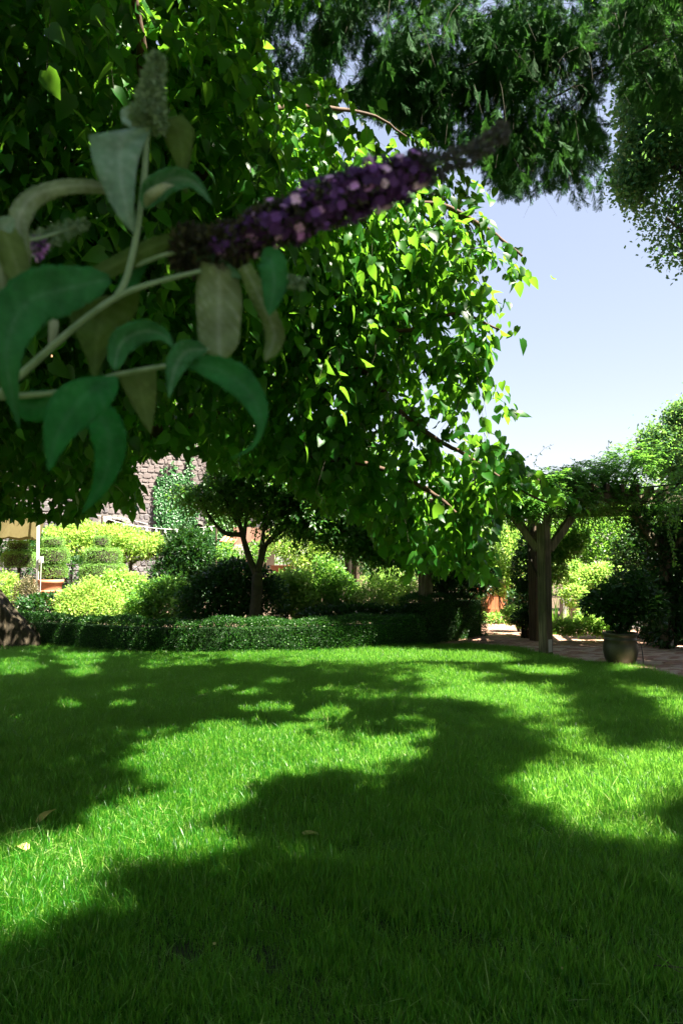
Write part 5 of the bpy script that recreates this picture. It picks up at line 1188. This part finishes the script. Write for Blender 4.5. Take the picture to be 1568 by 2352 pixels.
# ================================================================== BUTTERFLY BUSH (close to the viewer)
bd = thing('butterfly_bush', 'butterfly bush close up at left with grey-green leaves and a long purple flower spike', 'shrub', (-.75, .45, 0))
def near_leaf(mid, width, under=0, twist=0, tilt=0, cup=.25, prof=None, var=.5):
    """mid: list of (px, py, Y); width in grid px; under=1 shows the felted underside to the viewer"""
    sp = spline([P(*m_) for m_ in mid], 10); n = len(sp); tan = unit(np.gradient(sp, axis=0))
    dist = np.mean([m_[2] for m_ in mid]); w = width*dist/F
    V = []; va = []; cols = 9
    view = unit(sp-np.array([0, 0, CAM_Z]))
    for i in range(n):
        t_ = i/(n-1)
        wp = (math.sin(PI*min(1, t_**.72*.98+.01)))**.85*(1-.25*t_) if prof is None else np.interp(t_, *prof)
        s_ = unit(np.cross(tan[i], view[i])); nn = -view[i]
        s_ = unit(s_*math.cos(tilt+twist*t_)+nn*math.sin(tilt+twist*t_)); nn = unit(np.cross(s_, tan[i])); 
        if np.dot(nn, view[i]) > 0: nn = -nn
        for k in range(cols):
            f_ = (k/(cols-1))*2-1; e = w/2*wp*(1+.035*math.sin(i*1.9+k)+(.035 if i % 2 else -.02)*(abs(f_) > .9))
            crease = cup*w/2*wp*(abs(f_)**1.3)*(1 if not under else -1)
            ripple = .05*w*wp*math.sin(t_*17+abs(f_)*3.2)*abs(f_)
            V.append(sp[i]+s_*e*f_+nn*(crease+ripple))
            vein = .14*math.exp(-(f_/.06)**2)+.22*max(0, math.cos((t_*12-abs(f_)*2.2)*2*PI*.6))**8*(abs(f_)**.5) 
            va.append(min(1, max(0, var+vein-.12*abs(f_)+rng.normal()*.02)))
    T = []
    for i in range(n-1):
        for k in range(cols-1):
            a0 = i*cols+k; T += [(a0, a0+1, a0+cols+1), (a0, a0+cols+1, a0+cols)]
    me = tri_mesh('leaf', np.array(V), np.array(T), np.array(va), True)
    o = link('leaf', me, bd, M['bud_under' if under else 'bud_top'])
    sd = o.modifiers.new('thickness', 'SOLIDIFY'); sd.thickness = .0005; sd.offset = 0
    return o
def edge_leaf(left, right, Y, under=0, var=.5, bow=.10):
    a = spline([P(x_, y_, Y+(q[0] if q else 0)) for x_, y_, *q in left], 6); c = spline([P(x_, y_, Y+(q[0] if q else 0)) for x_, y_, *q in right], 6)
    n = len(a); cols = 11; V = []; va = []
    for i in range(n):
        t_ = i/(n-1)
        for k in range(cols):
            f_ = k/(cols-1); q_ = a[i]*(1-f_)+c[i]*f_; w_ = np.linalg.norm(a[i]-c[i]); v_ = unit(q_-np.array([0, 0, CAM_Z]))
            g_ = abs(f_*2-1); dz = bow*w_*(g_**1.4)*(-1 if under else 1)+.03*w_*math.sin(t_*15+g_*3)
            V.append(q_-v_*dz); va.append(min(1, max(0, var+.14*math.exp(-(g_/.06)**2)+.22*max(0, math.cos((t_*13-g_*2.5)*3.7))**8*g_**.5-.08*g_+rng.normal()*.02)))
    T = []
    for i in range(n-1):
        for k in range(cols-1):
            a0 = i*cols+k; T += [(a0, a0+1, a0+cols+1), (a0, a0+cols+1, a0+cols)]
    o = link('leaf', tri_mesh('leaf', np.array(V), np.array(T), np.array(va), True), bd, M['bud_under' if under else 'bud_top'])
    sd = o.modifiers.new('thickness', 'SOLIDIFY'); sd.thickness = .0005; sd.offset = 0
W1 = ([0, .08, .3, .55, .8, 1], [.15, .6, 1, .85, .42, .02])
W2 = ([0, .15, .4, .7, .9, 1], [.1, .45, .9, 1, .6, .05])
WT = ([0, .15, .3, .45, .7, 1], [.25, .75, 1.0, .95, .6, .02])
Yb = .56
edge_leaf([(204,310,-.02),(214,370,-.02),(240,440,-.015),(278,505,-.01),(311,541)], [(357,286,.005),(336,318,0),(316,380,-.005),(308,465,-.01),(313,545)], Yb, 0, .78)
edge_leaf([(366,278),(378,320,.01),(398,362,.01),(415,400,.01),(420,440,.01)], [(418,262,.02),(446,300,.02),(440,352,.02),(430,400,.02),(432,445,.01)], Yb, 1, .12)
near_leaf([(280,252,Yb+.01),(300,268,Yb+.01),(325,285,Yb),(345,300,Yb)], 46, 0, prof=W1, var=1)
near_leaf([(332,478,Yb-.01),(352,440,Yb-.015),(395,412,Yb-.02),(445,418,Yb-.02),(488,470,Yb-.02)], 62, 0, .1, prof=W1, var=.55)
near_leaf([(335,475,Yb-.01),(345,452,Yb-.03),(375,430,Yb-.035),(400,425,Yb-.03)], 26, 1, prof=W1, var=.9)
near_leaf([(300,445,Yb+.01),(220,428,Yb),(140,430,Yb-.01),(72,455,Yb-.02),(42,510,Yb-.03),(52,580,Yb-.03),(66,655,Yb-.02)], 58, 1, .3, .35, prof=([0,.1,.4,.6,.85,1],[.3,.5,.75,1,.6,.05]), var=.7)
near_leaf([(-20,490,.5),(20,560,.5),(45,640,.5),(40,705,.5)], 70, 1, 0, prof=W1, var=.4)
near_leaf([(-30,560,.5),(0,620,.5),(10,690,.5),(25,740,.5)], 60, 1, 0, prof=W1, var=.6)
near_leaf([(30,500,.5),(10,520,.5),(-10,535,.5),(-30,545,.5)], 40, 0, 0, prof=W1, var=.9)
near_leaf([(252,640,Yb-.02),(160,662,Yb-.05),(70,690,Yb-.07),(25,760,Yb-.08),(18,850,Yb-.08),(45,985,Yb-.06)], 122, 0, -.2, .1, prof=W1, var=.35)
edge_leaf([(158,690,.02),(160,735,.02),(180,780,.015),(200,825,.01),(210,862)], [(322,668,.01),(312,720,.015),(268,775,.015),(240,825,.01),(222,866)], Yb, 1, .1)
near_leaf([(262,850,Yb-.02),(278,790,Yb-.02),(325,762,Yb-.02),(372,768,Yb-.02),(402,802,Yb-.02)], 62, 0, .1, prof=W1, var=.45)
near_leaf([(475,802,Yb-.03),(432,806,Yb-.03),(408,832,Yb-.03),(396,870,Yb-.03),(388,915,Yb-.03)], 58, 0, 0, prof=W1, var=.5)
edge_leaf([(462,600,.01),(450,660,.01),(452,730,.005),(462,795,0),(508,828)], [(540,615,.02),(556,680,.02),(552,750,.01),(545,795,0),(512,832)], Yb, 1, .62)
near_leaf([(560,610,Yb+.01),(590,670,Yb+.01),(618,730,Yb+.01),(630,775,Yb+.01),(608,830,Yb)], 54, 1, .5, prof=([0,.2,.5,.75,.9,1],[.6,.8,.8,.9,.6,.05]), var=.55)
near_leaf([(600,590,Yb-.01),(622,600,Yb-.02),(630,650,Yb-.02),(622,700,Yb-.02),(618,725,Yb-.02)], 68, 0, 0, prof=W1, var=.35)
near_leaf([(425,838,Yb-.02),(480,842,Yb-.03),(540,868,Yb-.035),(585,920,Yb-.04),(600,975,Yb-.04),(580,1025,Yb-.035),(528,1055,Yb-.03)], 74, 0, .2, prof=([0,.15,.35,.55,.7,.85,1],[.15,.7,1,.65,.22,.12,.02]), var=.3)
edge_leaf([(268,864,-.03),(185,868,-.05),(122,905,-.06),(100,985,-.07),(108,1072,-.07)], [(272,872,-.03),(268,905,-.04),(235,950,-.05),(165,1010,-.06),(114,1084,-.07)], Yb, 0, .2)
edge_leaf([(266,852,.01),(284,892,.01),(306,935,.01),(326,970,.01),(344,994,.01)], [(358,846,.015),(360,890,.015),(357,935,.015),(352,968,.01),(347,996,.01)], Yb, 1, .3)
near_leaf([(205,930,Yb),(245,980,Yb),(252,1050,Yb),(230,1120,Yb),(188,1180,Yb)], 80, 0, .2, prof=([0,.15,.35,.6,.85,1],[.6,.9,1,.7,.3,.02]), var=.2)
near_leaf([(130,905,Yb+.02),(95,930,Yb+.02),(50,930,Yb+.02),(5,905,Yb+.02)], 80, 0, 0, prof=W1, var=.2)
near_leaf([(440,548,Yb+.01),(370,560,Yb+.01),(280,600,Yb+.005),(200,640,Yb),(125,665,Yb)], 52, 1, .3, .3, prof=([0,.2,.45,.7,1],[.4,.8,1,.8,.1]), var=.15)
near_leaf([(262,690,Yb+.02),(300,640,Yb+.02),(330,590,Yb+.02),(350,560,Yb+.02)], 40, 0, 0, prof=W1, var=.3)
near_leaf([(118,715,Yb),(124,745,Yb),(120,790,Yb),(116,805,Yb)], 22, 1, 0, prof=W1, var=1)
near_leaf([(450,560,Yb+.02),(480,600,Yb+.02),(520,620,Yb+.02),(560,640,Yb+.02)], 50, 0, 0, prof=W1, var=.6)
def nstem(pts, r0, r1):
    r0 *= .72; r1 *= .8
    sp = spline([P(*q) if len(q) == 3 and q[2] < 3 and abs(q[0]) > 3 else np.array(q[1]) if len(q) == 2 else np.array(q) for q in pts], 6)
    b = MB(); b.tube(sp, np.linspace(r0, r1, len(sp)), 10); b.build('stem', M['stem'], bd, True)
M['stem'] = noisemat('felted_stem', [(.3, (.13, .24, .10)), (.7, (.26, .38, .21))], 60, .8, .2, .001)
nstem([('w', (-.74, .46, -.02)), ('w', (-.66, .48, .6)), ('w', (-.42, .53, 1.42)), (-140,1020,Yb), (-40,940,Yb), (60,850,Yb), (180,745,Yb), (272,680,Yb), (360,648,Yb+.005), (462,622,Yb+.01)], .006, .0022)
nstem([('w', (-.78, .44, -.02)), ('w', (-.72, .46, .7)), ('w', (-.42, .53, 1.55)), (-140,925,Yb+.01), (-30,915,Yb+.01), (60,908,Yb+.01), (135,900,Yb+.01), (265,862,Yb), (385,840,Yb-.01), (430,838,Yb-.015), (480,800,Yb-.02)], .005, .0016)
nstem([(268,682,Yb), (290,640,Yb), (310,560,Yb), (322,480,Yb), (332,400,Yb), (336,320,Yb), (342,285,Yb)], .0035, .0025)
nstem([(230,640,Yb+.01), (300,615,Yb+.01), (380,585,Yb+.01), (460,570,Yb+.015)], .0025, .002)
nstem([('w', (-.7, .42, -.02)), ('w', (-.55, .44, .9)), ('w', (-.34, .5, 1.6)), (-80,720,.5), (-20,620,.51), (30,560,.52), (100,545,.55), (190,515,.58)], .004, .0015)
def spike(name, axis, rad_f, n, size, mat, tm, dens=None, varf=None, outw=.8):
    sp = spline([P(*q) for q in axis], 10); tt = rng.random(n); i = (tt*(len(sp)-1)).astype(int)
    tan = unit(np.gradient(sp, axis=0))[i]; a = rng.random(n)*2*PI
    s1 = unit(np.cross(tan, [0, 0, 1.])); s2 = np.cross(s1, tan); out = s1*np.cos(a)[:, None]+s2*np.sin(a)[:, None]
    fr = tt*(len(sp)-1)-i; i2 = np.minimum(i+1, len(sp)-1); c = sp[i]*(1-fr)[:, None]+sp[i2]*fr[:, None]
    rr = np.interp(tt, *rad_f)*np.sqrt(rng.uniform(.25, 1.0, n))*(1+.30*np.sin(tt*44)*np.sin(a*3+tt*15)+.12*np.sin(tt*97+a*5))
    pos = c+out*rr[:, None]; D = out*outw+rng.normal(size=out.shape)*.55; N = rng.normal(size=out.shape)
    v = rng.random(n) if varf is None else varf(tt)
    return pos, D, N, v, out, tt
# purple panicle
fs = link('flower_spike', MB().mesh('flower_core') if False else (lambda b_: (b_.tube(spline([P(440,592,Yb+.02), P(600,530,Yb+.02), P(800,450,Yb+.02), P(980,385,Yb+.02), P(1080,345,Yb+.025), P(1162,294,Yb+.03)], 8), np.linspace(.0028, .0012, 41), 8), b_.mesh('flower_core', True))[1])(MB()), bd, M['stem'])
def sub(name, me, mat):
    me.materials.append(M[mat]); o = bpy.data.objects.new(name, me); COL.objects.link(o); o.parent = fs; o['kind'] = 'stuff'; return o
ax = [(470,580,Yb+.02), (600,530,Yb+.02), (800,450,Yb+.02), (975,388,Yb+.02)]
px2m = Yb/F
rf = ([0, .15, .35, .55, .75, .9, 1], [26*px2m, 30*px2m, 36*px2m, 46*px2m, 48*px2m, 40*px2m, 22*px2m])
def tube_floret():
    """four petals round a short throat"""
    V, T = [], []
    for k in range(4):
        a = PI/2*k; ca_, sa_ = math.cos(a), math.sin(a); b0 = len(V)
        for x_, y_, z_ in ((-.10, .05, .0), (.10, .05, .0), (-.34, .48, .12), (.34, .48, .12), (0, .62, .06)):
            V.append((x_*ca_-y_*sa_, x_*sa_+y_*ca_, z_+.8))
        T += [(b0, b0+1, b0+3), (b0, b0+3, b0+2), (b0+2, b0+3, b0+4)]
    b0 = len(V)
    for z_ in (0, .8):
        for k in range(4): V.append((.09*math.cos(PI/2*k+.4), .09*math.sin(PI/2*k+.4), z_))
    for k in range(4): n_ = (k+1) % 4; T += [(b0+k, b0+n_, b0+4+n_), (b0+k, b0+4+n_, b0+4+k)]
    V = np.array(V); V = V[:, [0, 2, 1]]*[1, 1, -1]     # throat along +Y
    return V, T
TF = tube_floret()
pos, D, N, v, out, tt = spike('florets', ax, rf, 1900, .0062, 'purple', TF)
cl_ = .5+.5*np.sin(tt*31+2*np.sin(tt*13))*np.sin(pos[:, 2]*330+pos[:, 0]*90); v = np.clip(rng.beta(.8, 3.0, len(tt))*.35+(rng.random(len(tt)) < .12+.3*np.clip(cl_-.5, 0, 1))*rng.uniform(.5, 1, len(tt)), 0, 1); fade = rng.random(len(tt)) < np.interp(tt, [0, .12, .25, .45, .85, 1], [1, .9, .72, .35, .06, .3])  # lit highlights and darker gaps between are put into the floret colour
Dn = out+rng.normal(size=out.shape)*.45
sub('florets', leaf_mesh('florets', TF, pos[~fade], Dn[~fade], N[~fade], .0062*rng.uniform(.5, 1.2, (~fade).sum()), v[~fade]), 'purple')
pos, D, N, v, out, tt = spike('spent', [(415,560,Yb+.025), (470,580,Yb+.02), (600,530,Yb+.02), (800,450,Yb+.02), (975,388,Yb+.02)], ([0, .1, .3, .6, 1], [40*px2m, 46*px2m, 40*px2m, 42*px2m, 24*px2m]), 3400, .006, 'spent', T_FOLD)
sub('spent_florets', leaf_mesh('spent_florets', T_FOLD, pos, D, N, .0085*rng.uniform(.6, 1.2, len(pos)), rng.random(len(pos))), 'spent')
pos, D, N, v, out, tt = spike('buds', [(965,395,Yb+.02), (1010,380,Yb+.02), (1080,352,Yb+.025), (1130,318,Yb+.03), (1163,292,Yb+.03)], ([0, .1, .22, .3, .45, .52, .66, .74, .88, 1], [42*px2m, 34*px2m, 36*px2m, 12*px2m, 26*px2m, 10*px2m, 18*px2m, 12*px2m, 17*px2m, 7*px2m]), 1100, .005, 'spent', T_FOLD)
M['greybud'] = leafmat('grey_bud', [(0, (.05, .055, .06)), (1, (.13, .14, .13))], (.1, .12, .08), .15, .8, .2)
sub('closed_buds', leaf_mesh('closed_buds', T_FOLD, pos, D, N, .006*rng.uniform(.6, 1.2, len(pos)), tt*.8+.2*rng.random(len(tt))), 'greybud')
# green upright bud spike
us = (lambda b_: (b_.tube(spline([P(342,290,Yb), P(350,210,Yb), P(362,130,Yb)], 8), np.linspace(.0028, .0015, 17), 8), link('bud_spike', b_.mesh('bud_core', True), bd, M['stem']))[1])(MB())
pos, D, N, v, out, tt = spike('b', [(334,292,Yb), (342,260,Yb), (350,200,Yb), (362,128,Yb)], ([0, .2, .4, .6, .8, .95, 1], [22*px2m, 36*px2m, 26*px2m, 22*px2m, 16*px2m, 13*px2m, 5*px2m]), 2600, .005, 'felt', T_FOLD)
me = leaf_mesh('bud_florets', T_FOLD, pos, D+out*.5, N, .0055*rng.uniform(.6, 1.2, len(pos)), rng.random(len(pos))); me.materials.append(M['felt'])
o = bpy.data.objects.new('bud_florets', me); COL.objects.link(o); o.parent = us; o['kind'] = 'stuff'
# small side spikes
for axq, nm, cnt, rr_, mt_ in (([(60,560,.56),(100,550,.56),(150,530,.57),(195,512,.58)], 'side_spike', 500, 18, 'felt'), ([(620,628,Yb+.02),(650,640,Yb+.02),(698,654,Yb+.02)], 'side_spike', 350, 12, 'felt'), ([(70,572,.56),(90,566,.56),(110,560,.56)], 'side_blossom', 120, 18, 'purple')):
    pos, D, N, v, out, tt = spike(nm, axq, ([0, .6, 1], [rr_*px2m, rr_*.8*px2m, rr_*.4*px2m]), cnt, .005, mt_, T_FOLD)
    link(nm, leaf_mesh(nm, T_FOLD, pos, D, N, .005*rng.uniform(.6, 1.2, len(pos))), bd, M[mt_], 'stuff')

# ================================================================== BITS ON THE LAWN
def fallen(px, py, ln, yaw, label, var, zrise=.035, tilt=.2):
    g_ = G(px, py, .05); tm = heart_tmpl(.6, .15); V = np.array(tm[0])*ln
    ca_, sa_ = math.cos(yaw), math.sin(yaw); Vz = V[:, 2]*1.5+V[:, 1]*tilt
    W_ = np.stack([g_[0]+V[:, 0]*ca_-V[:, 1]*sa_, g_[1]+V[:, 0]*sa_+V[:, 1]*ca_, zrise+.02+Vz], 1)
    W_[:, 2] -= .028
    me = tri_mesh('fallen_leaf', W_, np.array(tm[1]), np.full(len(W_), var), True)
    o = link('fallen_leaf', me, None, M['deadleaf'], None); sd = o.modifiers.new('thickness', 'SOLIDIFY'); sd.thickness = .0006
    tag(o, label, 'leaf', 'fallen leaves on the lawn'); return o
fallen(60,1950,.10,.9,'round pale yellow fallen leaf in the sunlit grass at the left edge',1.0,.05)
fallen(88,1892,.11,-.7,'olive fallen leaf standing on edge in the grass just above the pale yellow leaf',.1,.06,.7)
fallen(698,1915,.10,-1.3,'pale green fallen leaf lying in the shaded middle of the lawn',.6,.05,.1)
fallen(1290,2228,.02,.3,'tiny whitish petal in the shaded grass low in the picture',1.0,.06)
fallen(493,2172,.022,.3,'tiny tan leaf scrap near the bottom edge of the lawn',.7,.06)
tw = thing('fallen_twig', 'small grey broken twig lying in the grass at the lower right edge', 'twig', G(1538,2228,.0))
g_ = G(1538,2228,.06)
b = MB(); b.tube([g_+[-.05, .03, 0], g_+[.0, .0, .012], g_+[.06, -.01, .01]], [.002, .003, .002], 6); b.tube([g_+[0, 0, .012], g_+[.01, -.05, .02]], .002, 6); b.tube([g_+[.01, 0, .012], g_+[-.02, .06, .02]], .002, 6); b.build('stick', M['timber'], tw)
